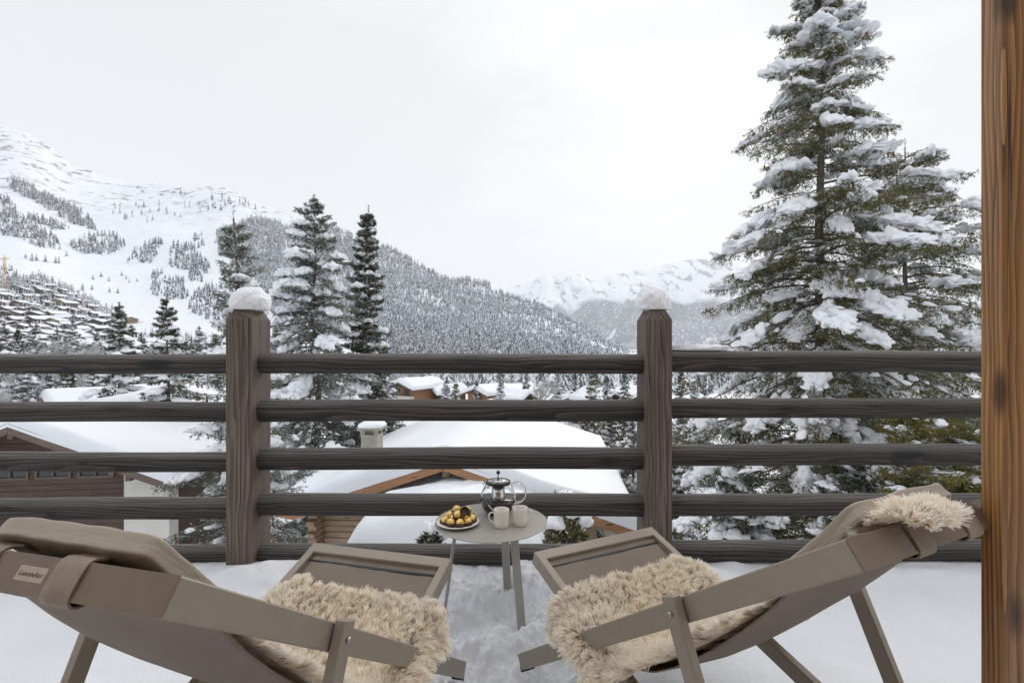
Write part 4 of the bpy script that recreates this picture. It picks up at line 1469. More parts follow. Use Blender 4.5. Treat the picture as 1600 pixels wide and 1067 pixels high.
for q in sample_poly([(606, 520), (640, 518), (668, 532), (760, 543), (900, 549), (900, 556), (606, 556)], 300, vr):
    if all(((q[0] - a) / 11) ** 2 + ((q[1] - b) / 4.5) ** 2 > 1 for a, b in pts_w):
        pts_w.append(tuple(q))
        k = vr.choice(['dark', 'grey', 'pale'])
        put_village(q[0], q[1], k, vr.uniform(0.5, 0.75), vr.normal(0, 0.5), 'tiny ' + {'dark': 'dark', 'grey': 'grey', 'pale': 'pale'}[k] + ' chalet at the foot of the forested mountain', k + ' chalets at the mountain foot')

# tower crane beside the upper village
pt, _t = hill_point(np.array([7.0]), np.array([452.0]))
cY = pt[0][1]
ch_ = 47 / FPX * cY
tK = thing('tower_crane', 'orange lattice tower crane rising beside the hillside village', 'crane', tuple(pt[0]))
mb = MB()
for x in (-1, 1):
    for y in (-1, 1):
        mb.box((x, y, ch_ / 2), (0.45, 0.45, ch_))
n = int(ch_ / 3)
for k in range(n):
    z0, z1 = k * ch_ / n, (k + 1) * ch_ / n
    for s in (-1, 1):
        mb.bar((-1, s, z0), (1, s, z1), (0, 1, 0), 0.25, 0.25)
        mb.bar((s, -1, z0), (s, 1, z1), (1, 0, 0), 0.25, 0.25)
mb.build('mast', 'crane_paint', tK)
mb = MB()
mb.bar((9, -3, ch_ + 1), (-34, 12, ch_ + 1), (0, 0, 1), 1.3, 1.3).box((0, 0, ch_ + 3), (1, 1, 5))
mb.build('jib', 'crane_paint', tK)
# ------------------------------------------------------------------ terrace
def axis_pts(lo, hi, fine_lo, fine_hi, fine, coarse):
    return np.concatenate([np.arange(lo, fine_lo, coarse), np.arange(fine_lo, fine_hi, fine), np.arange(fine_hi, hi + coarse, coarse)])


def terrace_h(X, Y):
    p = np.stack([X, Y], -1)
    h = 0.012 * sn(p * 1.2, 0.9, 3) + 0.0035 * sn(p * 9, 1.9, 3)
    h += 0.055 * np.exp(-(((X + 1.36) / 0.20) ** 2 + ((Y - 2.56) / 0.16) ** 2))
    # trodden, broken snow between the two chairs
    m = np.exp(-(((X + 0.02) / 0.36) ** 4 + ((Y - 2.08) / 0.70) ** 4))
    blk = sn(p * 3.1 + 0.25 * np.stack([sn(p * 3, 2.5, 2), sn(p * 3, 3.5, 2)], -1), 6.3, 2)
    step = 1 / (1 + np.exp(-blk * 14))
    blk2 = sn(p * 5.5 + 3, 7.3, 2)
    step2 = 1 / (1 + np.exp(-blk2 * 10))
    crumbs = 0.016 * np.abs(sn(p * 16, 8.1, 3)) + 0.010 * np.abs(sn(p * 42, 9.4, 2))
    h += m * (-0.085 * step - 0.045 * step2 + 0.04 + 1.5 * crumbs)
    for x, y, r_, d in ((0.04, 2.13, 0.05, 0.05), (-0.13, 1.83, 0.09, 0.035), (0.08, 1.80, 0.10, 0.05), (-1.22, 2.42, 0.08, 0.035), (-1.10, 2.36, 0.06, 0.03), (1.35, 1.9, 0.07, 0.012), (1.52, 2.2, 0.06, 0.014), (-1.05, 1.9, 0.06, 0.014), (0.55, 2.45, 0.12, 0.012)):
        h -= d * np.exp(-(((X - x) / r_) ** 2 + ((Y - y) / (r_ * 1.2)) ** 2))
    h += 0.045 * np.clip(sn(p * 2.6, 5.5, 3), 0, 2) * np.exp(-((Y - 2.62) / 0.16) ** 2) + 0.012 * np.abs(sn(p * 7, 4.5, 3)) * np.exp(-((Y - 2.55) / 0.25) ** 2)
    # rounded lip over the terrace edge
    k = np.clip((Y - 2.88) / 0.12, 0, 1)
    return h - 0.16 * k ** 2


gx = axis_pts(-4.6, 4.6, -0.55, 0.55, 0.006, 0.022)
gy = axis_pts(-2.8, 3.0, 1.5, 2.96, 0.006, 0.022)
Xg, Yg = np.meshgrid(gx, gy, indexing='ij')
Zg = -EYE + terrace_h(Xg, Yg)
tag(MB().grid(np.stack([Xg, Yg, Zg], -1)).build('terrace_snow', 'snow_terrace'), 'deep white snow covering the balcony terrace, trodden between the chairs', 'snow', kind='structure')
tag(MB().box((0, 0.09, -EYE - 0.33), (9.3, 5.76, 0.28)).box((0, 2.85, -4.4), (9.2, 0.2, 5.6)).build('terrace', 'concrete'), 'terrace slab under the snow', 'terrace', kind='structure')

# ------------------------------------------------------------------ railing
DP, TP = 2.70, 0.218
DR = 2.81


def post(x0, x1, y0, y1, zb, zc, zt, ins):
    mb = MB()
    c = 0.006
    rings = []
    for z, i, cc in ((zb, 0, c), (zc, 0, c), (zc + 0.003, 0.003, c), (zt, ins, c)):
        a, b_, p_, q_ = x0 + i, x1 - i, y0 + i, y1 - i
        rings.append([(a + cc, p_, z), (b_ - cc, p_, z), (b_, p_ + cc, z), (b_, q_ - cc, z), (b_ - cc, q_, z), (a + cc, q_, z), (a, q_ - cc, z), (a, p_ + cc, z)])
    v = np.array(rings).reshape(-1, 3)
    j = np.arange(8)
    for k in range(3):
        n0 = mb.n
        mb.add(np.concatenate([rings[k], rings[k + 1]]), np.stack([j, (j + 1) % 8, 8 + (j + 1) % 8, 8 + j], 1))
    n0 = mb.n
    mb.add(np.array(rings[-1]), np.zeros((0, 4), int))
    mb.fan(n0 + j, 0)
    return mb


RAIL = thing('balcony_railing', 'dark weathered wooden railing of five round rails between two square posts', 'railing', (0, DP, -EYE))


def off(mb):
    mb.v = [q - np.array([0, DP, -EYE]) for q in mb.v]
    return mb


off(post(-1.512, -1.374, DP, DP + TP, -EYE - 0.2, 0.118, 0.172, 0.028)).build('post', 'post_wood', RAIL)
off(post(0.710, 0.846, DP, DP + TP, -EYE - 0.2, 0.118, 0.172, 0.028)).build('post', 'post_wood', RAIL)
railZ = {'l': [567.0, 642.5, 719.5, 793.5, 865], 'c': [566.5, 639.8, 715, 787.6, 864], 'r': [563.2, 637.5, 708.7, 788.6, 857.5]}
railR = {'l': [15.4, 15.6, 15.4, 17.0, 15.5], 'c': [15.6, 17.0, 17.0, 17.2, 16.0], 'r': [17.0, 15.4, 16.6, 16.8, 16.0]}
rr_ = np.random.default_rng(3)
for sec, xa, xb in (('l', -4.5, -1.50), ('c', -1.385, 0.722), ('r', 0.835, 4.5)):
    for k in range(5):
        z = (533 - railZ[sec][k]) / FPX * DR
        R_ = railR[sec][k] / FPX * DR
        n = int((xb - xa) / 0.05)
        xs = np.linspace(xa, xb, n)
        seg = 28
        th = np.arange(seg) / seg * 2 * PI
        Th, Xs = np.meshgrid(th, xs)
        ph = rr_.uniform(0, 40)
        # a round pole planed slightly flat
        rad = R_ * np.minimum(1.0, 0.965 / np.maximum(np.abs(np.cos(Th)), 0.82)) * (1 + 0.012 * sn(np.stack([Xs * 2 + ph, np.cos(Th), np.sin(Th)], -1), 2.0, 3))
        zz = z + 0.004 * sn(np.stack([Xs * 0.8 + ph, Xs * 0], -1), 1.0, 2)
        V = np.stack([Xs, DR + rad * np.cos(Th), zz + rad * np.sin(Th)], -1)
        V = np.concatenate([V, V[:, :1]], 1)
        mb = MB().grid(V, flip=True)
        for ends in (0, -1):
            n0 = mb.n
            mb.add(V[ends, :-1], np.zeros((0, 4), int))
            mb.fan(n0 + (np.arange(seg) if ends == 0 else np.arange(seg)[::-1]), 0)
        off(mb).build('rail', 'rail_wood', RAIL)


def snow_dome(name, label, c, rx, ry, hgt, seed, sink=0.1, skew=0.0):
    v, f = ico(5)
    n = sn(v * 1.6, seed, 4)
    nf = sn(v * 14, seed + 1, 2)
    nm = sn(v * 4.5, seed + 2, 3)
    q = v * (1 + 0.05 * n + 0.022 * nm + 0.010 * nf)[:, None]
    z = q[:, 2]
    flat = np.where(z < -0.35, -0.35 + (z + 0.35) * sink, z)
    rr2 = np.sqrt(q[:, 0] ** 2 + q[:, 1] ** 2)
    out = np.stack([q[:, 0] * rx + skew * flat, q[:, 1] * ry, (flat + 0.36) / 1.3 * hgt], -1)
    o = MB().add(out, f, 0, True).build(name, 'snow_pad', None, tuple(c))
    return tag(o, label, 'snow', 'snow left on the railing')


snow_dome('snow_mound', 'smooth rounded snow cap on the post beside the blue green spruce', (-1.432, DP + 0.105, 0.172), 0.102, 0.108, 0.122, 1.3)
snow_dome('snow_mound', 'taller crumbling snow cap on the post nearer the tall spruce', (0.772, DP + 0.105, 0.172), 0.094, 0.10, 0.128, 2.6, skew=-0.012)
v, f = ico(5)
q = np.sign(v) * np.abs(v) ** np.array([0.55, 0.9, 0.8])
q = q * np.array([0.165, 0.032, 0.026]) * (1 + 0.12 * sn(v * 3.5, 0.4, 3) + 0.03 * sn(v * 15, 0.6, 2))[:, None]
q[:, 2] = np.where(q[:, 2] < 0, q[:, 2] * 0.25, q[:, 2])
tag(MB().add(q, f, 0, True).build('snow_strip', 'snow_pad', None, (1.03, DR + 0.004, (533 - 546.6) / FPX * DR + 0.004)), 'low strip of snow lying along the top rail right of its post', 'snow', 'snow left on the railing')

# ------------------------------------------------------------------ the chalet the terrace belongs to
HC = thing('timber_house', 'honey brown varnished timber post of the house, upright at the terrace edge', 'house', (1.0, 1.0, -EYE))
mb = MB()
mb.box((0.955 + 0.17, 1.020, 0.4), (0.34, 0.050, 3.4), bevel=0.003)
o_ = mb
o_.v = [q - np.array([1.0, 1.0, -EYE]) for q in o_.v]
o_.build('door_post', 'door_wood', HC)
mb = MB().box((0, -2.9, 0.75), (11.0, 0.2, 4.5))  # house wall out of view, added and sized to hold back sky light
mb.v = [q - np.array([1.0, 1.0, -EYE]) for q in mb.v]
mb.build('wall', 'house_wood', HC)
mb = MB().prism([(-5.8, -3.6, 3.35), (5.8, -3.6, 3.35), (5.8, -2.0, 2.95), (-5.8, -2.0, 2.95)][::-1], (0, 0, 0), (0, 0, 0.25))  # unseen roof above that wall, added with it for its shade
mb.v = [q - np.array([1.0, 1.0, -EYE]) for q in mb.v]
mb.build('roof', 'house_wood', HC)

# ------------------------------------------------------------------ deck chairs
CA, CL1, CL2, CL3, CB_, CM1, CC_, CW = 0.615, 0.480, 0.956, 1.404, 0.306, 0.362, 0.421, 0.617
ZF = 0.03
SL = np.array([(1.163, 0.836), (1.148, 0.815), (1.075, 0.785), (1.035, 0.752), (1.0, 0.710), (0.95, 0.642), (0.88, 0.562), (0.80, 0.480), (0.70, 0.388), (0.61, 0.320), (0.52, 0.287), (0.42, 0.292), (0.30, 0.332), (0.17, 0.384), (0.086, 0.414)])


def smooth_curve(pts, n):
    pts = np.asarray(pts, float)
    d = np.concatenate([[0], np.cumsum(np.linalg.norm(np.diff(pts, axis=0), axis=1))])
    t = np.linspace(0, d[-1], n)
    out = np.stack([np.interp(t, d, pts[:, k]) for k in range(pts.shape[1])], 1)
    for _ in range(max(2, n // 20)):
        o2 = out.copy()
        o2[1:-1] = 0.25 * out[:-2] + 0.5 * out[1:-1] + 0.25 * out[2:]
        out = o2
    return out


def super_box(dims, k=6.0, sub=5, seed=0.0, wr=0.0):
    v, f = ico(sub)
    q = v / (np.sum(np.abs(v) ** k, 1) ** (1 / k))[:, None]
    q = q * (1 + wr * sn(v * 2.2, seed, 4))[:, None]
    return q * np.array(dims) / 2, f


def deck_chair(label, X0, Y0, yaw, m, seed):
    """m mirrors the chair: +1 the far side is local +y, -1 local -y"""
    t = thing('deck_chair', label, 'deck chair', (X0, Y0, -EYE), yaw, 'deck chairs facing the railing')

    def L(u, v, z):
        return np.array([u, m * v, z])
    A = lambda l, v, n=0.0: L(l * math.cos(CA) - n * math.sin(CA), v, ZF + l * math.sin(CA) + n * math.cos(CA))
    Bf = lambda l, v, n=0.0: L(CL1 * math.cos(CA) - l * math.cos(CB_) + n * math.sin(CB_), v, ZF + CL1 * math.sin(CA) + l * math.sin(CB_) + n * math.cos(CB_))
    upA = np.array([-math.sin(CA), 0, math.cos(CA)])
    upB = np.array([math.sin(CB_), 0, math.cos(CB_)])
    W = CW
    for v in (0.014, W - 0.014):
        MB().bar(A(-0.012, v), A(CL3 + 0.018, v), upA, 0.028, 0.054, bevel=0.0025).build('back_rail', 'frame_metal', t)
        MB().bar(A(-0.02, v, -0.022), A(0.05, v, -0.022), upA, 0.024, 0.02).build('foot_pad', 'rubber', t)
    MB().bar(A(CL3 + 0.004, 0.0285), A(CL3 + 0.004, W - 0.0285), upA, 0.030, 0.0535, bevel=0.0015).bar(A(CL3 + 0.0190, 0), A(CL3 + 0.0190, W), upA, 0.0018, 0.054).build('head_bar', 'head_metal_shaded', t)
    for v in (0.046, W - 0.046):
        MB().bar(Bf(-0.93, v), Bf(CM1 - 0.02, v), upB, 0.028, 0.050, bevel=0.0025).build('seat_rail', 'frame_metal', t)
    MB().bar(Bf(CM1 - 0.012, 0.031), Bf(CM1 - 0.012, W - 0.031), upB, 0.046, 0.0505, bevel=0.003).build('knee_bar', 'frame_metal', t)
    rod = MB()
    rod.tube([Bf(CM1 - 0.062, 0.06, 0.004), Bf(CM1 - 0.062, W - 0.06, 0.004)], 0.008, 8)
    rod.build('sling_rod', 'dark_metal', t)
    MB().bar(Bf(-0.86, 0.061), Bf(-0.86, W - 0.061), upB, 0.028, 0.03).build('rear_bar', 'frame_metal', t)
    for v in (-0.016, W + 0.016):
        p0 = A(CL2, v) + np.array([-0.015, 0, 0.034])
        p1 = A(CL2, v) + np.array([math.sin(CC_), 0, -math.cos(CC_)]) * 0.635
        MB().bar(p0, p1, (math.cos(CC_), 0, math.sin(CC_)), 0.026, 0.042, bevel=0.003).build('prop_leg', 'frame_metal', t)
    for l, v, w_ in ((CL1, -0.003, 0.008), (CL2, -0.032, 0.006), (CL1, W + 0.003, 0.008), (CL2, W + 0.032, 0.006)):
        c = A(l, v)
        sg = -1 if v < 0.1 else 1
        MB().tube([c - np.array([0, m * sg * 0.004, 0]), c + np.array([0, m * sg * 0.003, 0]), c + np.array([0, m * sg * 0.0045, 0])], [w_, w_, w_ * 0.55], 14).build('bolt', 'bolt', t)
    # the hanging sling
    pr_ = smooth_curve(SL, 70)
    tt_ = np.linspace(-1, 1, 30)
    s_ = np.linspace(0, 1, 70)
    sagm = 0.022 * np.sin(s_ * PI) ** 1.6
    half = np.interp(s_, [0, 0.15, 0.5, 0.85, 1], [W / 2 - 0.050, W / 2 - 0.070, W / 2 - 0.074, W / 2 - 0.066, W / 2 - 0.062])
    vv = W / 2 + half[:, None] * tt_[None, :]
    U = pr_[:, 0][:, None] + 0 * vv
    Z = pr_[:, 1][:, None] - sagm[:, None] * (1 - tt_ ** 2)[None, :] + 0.0016 * sn(np.stack([s_[:, None] * 3 + 0 * vv, 9 * vv], -1), seed, 3)
    top = np.stack([U, m * vv, Z], -1)
    bot = top - np.array([0, 0, 0.0035])
    ring = np.concatenate([top, bot[:, ::-1], top[:, :1]], 1)
    MB().grid(ring, flip=(m < 0)).build('sling', 'sling', t)
    return t, A, L, m


def ribbon(pts, v0, v1, th, m, mbx=None):
    """a strap following (u, z) points, from lateral v0 to v1"""
    mbx = mbx or MB()
    p = smooth_curve(np.asarray(pts, float), 26)
    d = np.gradient(p, axis=0)
    d /= np.linalg.norm(d, axis=1, keepdims=True)
    nrm = np.stack([-d[:, 1], d[:, 0]], 1)
    a, b_ = p + nrm * th / 2, p - nrm * th / 2
    k = np.linspace(0, 1, 5)
    vs = v0 + (v1 - v0) * k
    ro = np.stack([np.concatenate([np.stack([np.full(5, a[i, 0]), m * vs, np.full(5, a[i, 1])], -1), np.stack([np.full(5, b_[i, 0]), m * vs[::-1], np.full(5, b_[i, 1])], -1), [[a[i, 0], m * vs[0], a[i, 1]]]]) for i in range(len(p))])
    mbx.grid(ro, flip=(m > 0))
    return mbx


def head_pillow(label, X0, Y0, yaw, m, A, seed):
    t = thing('head_pillow', label, 'pillow', (X0, Y0, -EYE), yaw, 'leather head pillows strapped to the chairs')
    dvec = np.array([0.64, 0.768])
    nvec = np.array([0.768, -0.64])
    Rg = np.array([1.104, 0.908])
    Ln, Th = 0.20, 0.036
    c = Rg - dvec * Ln / 2 + nvec * Th / 2
    v, f = super_box((Ln, 0.335, Th), 14.0, 5, seed, 0.005)
    v[:, 2] += 0.003 * sn(v * 9, seed + 2, 3)
    ctr = 0.250
    q = np.stack([c[0] + v[:, 0] * dvec[0] + v[:, 2] * nvec[0], m * (ctr + v[:, 1]), c[1] + v[:, 0] * dvec[1] + v[:, 2] * nvec[1]], -1)
    if m < 0:
        f = f[:, ::-1]
    MB().add(q, f, 0, True).build('cushion', 'leather', t)
    hb = lambda x, n: (A(CL3 + x, 0, n)[0], A(CL3 + x, 0, n)[2])
    for v0 in (0.165, 0.345):
        pts = [(1.095, 0.850), (1.122, 0.872), hb(-0.010, 0.036), hb(0.014, 0.033), hb(0.0225, 0.024), hb(0.0225, -0.022), hb(0.019, -0.032), hb(0.004, -0.035), hb(-0.012, -0.022)]
        ribbon(pts, v0, v0 + 0.055, 0.004, m).build('strap', 'strap_leather', t)
    return t


def pelt(label, X0, Y0, yaw, m, seed, prof, edge, v_lo, v_hi, n_str=200000, length=0.036):
    """a sheepskin: backing hide and tens of thousands of clumped wool locks. PROF is (u, z) along the chair; v_lo/v_hi give its two edges along s"""
    r = np.random.default_rng(seed)
    t = thing('sheepskin', label, 'sheepskin', (X0, Y0, -EYE), yaw, 'cream sheepskins laid over the chairs')
    pc = smooth_curve(prof, 120)
    sN = np.linspace(0, 1, 120)

    def surf(s, k):
        """s along 0..1, k across 0..1"""
        u = np.interp(s, sN, pc[:, 0])
        z = np.interp(s, sN, pc[:, 1])
        lo = np.interp(s, *zip(*v_lo)) + 0.010 * np.sin(s * 21 + seed)
        hi = np.interp(s, *zip(*v_hi)) + 0.012 * np.sin(s * 17 + seed * 2)
        v = lo + (hi - lo) * k
        inn = 0.055
        o1 = np.clip(inn - v, 0, 1)
        o2 = np.clip(v - (CW - inn), 0, 1)
        tt_ = np.clip((v - CW / 2) / (CW / 2 - 0.033), -1, 1)
        z = z - 0.022 * np.sin(np.clip(edge[0] + (edge[1] - edge[0]) * s, 0, 1) * PI) ** 1.6 * (1 - tt_ ** 2)
        z = z - (5.0 * (o1 ** 2 + o2 ** 2) + 0.10 * (o1 + o2)) * np.clip((0.62 - s) / 0.15, 0, 1)
        z = z + 0.012 * sn(np.stack([u * 4, v * 4], -1), seed, 3)
        return np.stack([u, v, z], -1)
    S_, K_ = np.meshgrid(np.linspace(0, 1, 90), np.linspace(0, 1, 60), indexing='ij')
    G_ = surf(S_, K_)
    gm = G_.copy()
    gm[..., 1] *= m
    hide = MB().grid(gm, flip=(m < 0))
    hide.tint = [np.tile(np.array([[0.90, 0.84, 0.74]]), (G_.shape[0] * G_.shape[1], 1))]
    hide.build('hide', 'wool', t)
    # locks
    nc = n_str // 40
    cs, ck = r.random(nc), r.random(nc)
    cp = surf(cs, ck)
    s, k = r.random(n_str), r.random(n_str)
    edge_more = r.random(n_str) < 0.16
    k = np.where(edge_more & (r.random(n_str) < 0.7), np.where(r.random(n_str) < 0.5, r.random(n_str) * 0.05, 1 - r.random(n_str) * 0.05), k)
    s = np.where(edge_more & (r.random(n_str) < 0.3), r.random(n_str) * 0.04, s)
    p0 = surf(s, k)
    e = 1e-3
    ds = surf(np.clip(s + e, 0, 1), k) - surf(np.clip(s - e, 0, 1), k)
    dk = surf(s, np.clip(k + e, 0, 1)) - surf(s, np.clip(k - e, 0, 1))
    ds /= np.linalg.norm(ds, axis=1, keepdims=True) + 1e-12
    dk /= np.linalg.norm(dk, axis=1, keepdims=True) + 1e-12
    nrm = np.cross(ds, dk)
    nrm /= np.linalg.norm(nrm, axis=1, keepdims=True) + 1e-12
    nrm *= np.sign(np.sum(nrm * np.array([-0.3, 0, 1.0]), 1, keepdims=True) + 1e-9)
    # nearest clump through a coarse cell lookup
    cell = {}
    cw_ = 0.02
    key = np.floor(cp / cw_).astype(int)
    for i, kk in enumerate(map(tuple, key)):
        cell.setdefault(kk, []).append(i)
    kp = np.floor(p0 / cw_).astype(int)
    near = np.zeros(n_str, int)
    cache = {}
    for i in range(n_str):
        kk = tuple(kp[i])
        c_ = cache.get(kk)
        if c_ is None:
            c_ = []
            for a in (-1, 0, 1):
                for b_ in (-1, 0, 1):
                    for d in (-1, 0, 1):
                        c_ += cell.get((kk[0] + a, kk[1] + b_, kk[2] + d), [])
            c_ = np.array(c_ if c_ else [i % nc])
            cache[kk] = c_
        q = cp[c_] - p0[i]
        near[i] = c_[np.argmin((q * q).sum(1))]
    ctr = cp[near]
    outk = np.clip((k - 0.86) / 0.14, 0, 1) - np.clip((0.14 - k) / 0.14, 0, 1)
    outs = np.clip((s - 0.93) / 0.07, 0, 1) - np.clip((0.10 - s) / 0.10, 0, 1)
    cl_lean = r.normal(0, 0.20, (nc, 3))[near] + r.normal(0, 0.13, (n_str, 3))
    fa = sn(p0[:, :2] * 3.2, seed + 5, 2) * 2.0 + 1.1 * sn(p0[:, :2] * 20, seed + 7, 2)
    flow = 0.42 * (np.cos(fa)[:, None] * -ds + np.sin(fa)[:, None] * dk)
    d = nrm * 0.85 + dk * outk[:, None] * 1.1 + ds * outs[:, None] * 0.7 + cl_lean + flow + np.array([0, 0, -0.30]) * (np.abs(outk) ** 2)[:, None]
    dn = np.sum(d * nrm, 1, keepdims=True)
    d = d + nrm * np.maximum(0, 0.42 - dn) * (np.abs(outk) < 0.3)[:, None]
    d /= np.linalg.norm(d, axis=1, keepdims=True)
    ln = length * r.uniform(0.75, 1.2, (n_str, 1)) * (0.85 + 0.35 * r.random(nc)[near][:, None])
    zone = np.interp(p0[:, 0], [0.90, 0.97, 1.100, 1.125], [1.0, 0.3, 0.3, 1.0])
    ln = ln * np.where((p0[:, 1] > 0.07) & (p0[:, 1] < 0.48), zone, 1.0)[:, None]
    tip = p0 + d * ln
    ctip = ctr + d * ln
    pts = []
    curl = r.normal(0, 1, (nc, 3))[near]
    for fr in (0.0, 0.55, 1.0):
        c_ = fr ** 1.2 * 0.30
        q = (p0 + d * ln * fr) * (1 - c_) + (ctr + d * ln * fr) * c_
        q = q + curl * 0.004 * math.sin(fr * 3.0 + 0.4) * fr + np.array([0, 0, -0.10]) * ln * fr ** 2.5
        pts.append(q)
    sd_ = r.normal(size=(n_str, 3))
    sd_ -= (sd_ * d).sum(1, keepdims=True) * d
    sd_ /= np.linalg.norm(sd_, axis=1, keepdims=True) + 1e-9
    wd = [0.0010, 0.0011, 0.0006]
    V = np.stack([x for i in range(3) for x in (pts[i] - sd_ * wd[i], pts[i] + sd_ * wd[i])], 1)
    V[..., 1] *= m
    b0 = np.arange(n_str)[:, None, None] * 6
    F = np.array([[0, 1, 3, 2], [2, 3, 5, 4]])[None] + b0
    root, tipc = np.array([0.950, 0.880, 0.765]), np.array([0.986, 0.950, 0.880])
    patch = np.clip(0.5 + 0.5 * sn(p0[:, :2] * 5, seed + 9, 3), 0, 1)[:, None]
    warm = np.array([0.99, 0.965, 0.915])
    cvar = (np.clip(r.normal(0.975, 0.03, nc)[near] * r.normal(0.99, 0.025, n_str), 0.82, 1.0))[:, None]
    tin = []
    for fr in (0.05, 0.6, 1.0):
        c_ = (root * (1 - fr) + tipc * fr) * cvar * (1 - patch * 0.5 * (1 - warm))
        tin += [c_, c_]
    fl = MB()
    fl.add(V.reshape(-1, 3), F.reshape(-1, 4), 0, False, np.clip(np.stack(tin, 1).reshape(-1, 3), 0, 0.985))
    fl.build('fleece', 'wool', t)
    return t


yL = math.atan2(-0.967, -0.256)
yR = math.atan2(-0.890, 0.456)
cl, AL, LL, mL = deck_chair('taupe metal deck chair whose name plate faces the camera', -0.170, 1.825, yL, -1, 0.3)
cr, AR, LR, mR = deck_chair('taupe metal deck chair next to the honey brown timber post', 0.031, 1.871, yR, 1, 0.7)
head_pillow('leather pillow over the head bar of the chair with the name plate', -0.170, 1.825, yL, -1, AL, 1.0)
head_pillow('leather pillow over the head bar of the chair beside the timber post', 0.031, 1.871, yR, 1, AR, 2.0)

_sc = smooth_curve(SL, 160)[::-1]
_tg = np.gradient(_sc, axis=0)
_tg /= np.linalg.norm(_tg, axis=1, keepdims=True)
_up = _sc + np.stack([-_tg[:, 1], _tg[:, 0]], 1) * 0.016
_up = _up[(_up[:, 0] > 0.235) | (np.arange(160) > 60)]
PL = [tuple(p_) for p_ in _up[:-16:4]]
pelt('thick cream sheepskin on the seat of the chair with the name plate', -0.170, 1.825, yL, -1, 11, PL, (0.97, 0.06),
     [(0, 0.02), (0.06, -0.035), (0.22, -0.03), (0.33, 0.03), (0.5, 0.05), (0.66, 0.085), (0.95, 0.085), (1, 0.07)], [(0, 0.50), (0.1, 0.61), (0.3, 0.64), (0.5, 0.58), (1, 0.52)])
PR = [p_ for p_ in PL if p_[0] < 1.02] + [(1.06, 0.800), (1.10, 0.826), (1.132, 0.856), (1.150, 0.884), (1.172, 0.894), (1.192, 0.882)]
PL = [p_ for p_ in PL if p_[0] < 1.07] + [(1.10, 0.832), (1.126, 0.866), (1.146, 0.892)]
pelt('thick cream sheepskin spilling over the head bar of the chair beside the timber post', 0.031, 1.871, yR, 1, 12, PR, (0.97, 0.0),
     [(0, 0.02), (0.05, -0.04), (0.22, -0.03), (0.32, 0.03), (0.5, 0.05), (0.66, 0.085), (0.8, 0.09), (0.9, 0.10), (0.95, 0.125), (1, 0.14)], [(0, 0.52), (0.1, 0.62), (0.3, 0.64), (0.5, 0.58), (0.8, 0.42), (0.9, 0.33), (0.95, 0.27), (1, 0.235)], 210000)

# name plate on the head bar
upA = np.array([-math.sin(CA), 0, math.cos(CA)])
nA = np.array([math.cos(CA), 0, math.sin(CA)])
pc_ = AL(CL3 + 0.0195, 0.262) 
pl_ = MB().box((0, 0, 0), (0.058, 0.021, 0.002), bevel=0.0006)
xd = np.array([0, 1.0 * 1, 0])           # towards the near side, reading left to right for someone behind the chair
xdir = np.array([0, -mL * 1.0, 0])
Rm = np.stack([xdir, upA, np.cross(xdir, upA)], 1)
if np.dot(Rm[:, 2], nA) < 0:
    xdir = -xdir
    Rm = np.stack([xdir, upA, np.cross(xdir, upA)], 1)
po_ = pl_.build('name_plate', 'plate_metal', cl)
po_.matrix_local = Matrix([[*Rm[0], pc_[0]], [*Rm[1], pc_[1]], [*Rm[2], pc_[2]], [0, 0, 0, 1]])


def lettering(parts, parent, z):
    x = 0.0
    meshes = []
    for txt, size in parts:
        cu = bpy.data.curves.new('lettering', 'FONT')
        cu.body = txt
        cu.size = size
        cu.extrude = 0.0002
        to = bpy.data.objects.new('lettering', cu)
        COL.objects.link(to)
        bpy.context.view_layer.update()
        dg = bpy.context.evaluated_depsgraph_get()
        me = bpy.data.meshes.new_from_object(to.evaluated_get(dg))
        bpy.data.objects.remove(to)
        co = np.zeros(len(me.vertices) * 3)
        me.vertices.foreach_get('co', co)
        co = co.reshape(-1, 3)
        fs = [list(p_.vertices) for p_ in me.polygons]
        meshes.append((co + [x, 0, 0], fs))
        x += co[:, 0].max() + size * 0.07
    mb = MB()
    for co, fs in meshes:
        n0 = mb.n
        mb.add(co - [x / 2, 0.0035, 0], np.zeros((0, 3), int))
        for f_ in fs:
            mb.fan(np.array(f_) + n0, 0)
    o = mb.build('lettering', 'ink', parent, (0, 0, z))
    return o


lettering([('G', 0.0104), ('ARDEN', 0.0076), ('A', 0.0104), ('RT', 0.0076)], po_, 0.0013)

# ------------------------------------------------------------------ table and what stands on it
TX, TY, TZ = -0.093, 2.29, -0.80
tb = thing('side_table', 'small round taupe metal table with coffee set, between the two deck chairs', 'table', (TX, TY, -EYE))
hT = TZ + EYE
MB().lathe([(0, hT - 0.006), (0.236, hT - 0.006), (0.247, hT - 0.005), (0.25, hT - 0.002), (0.2492, hT - 0.0005), (0.247, hT), (0.0, hT)], (0, 0, 0), 96).build('table_top', 'table_paint', tb)
for a in (-50, 70, 190):
    a = math.radians(a)
    rd = np.array([math.cos(a), math.sin(a), 0])
    MB().bar(rd * 0.155 + [0, 0, hT - 0.006], rd * 0.215 + [0, 0, -0.04], rd, 0.038, 0.012, bevel=0.0015).build('leg', 'table_paint', tb)
mb = MB()
for a in (-50, 70, 190):
    a = math.radians(a)
    rd = np.array([math.cos(a), math.sin(a), 0])
    mb.bar(rd * 0.003 + [0, 0, hT - 0.0125], rd * 0.165 + [0, 0, hT - 0.0125], (0, 0, 1), 0.036, 0.012)
mb.build('bracket', 'table_paint', tb)

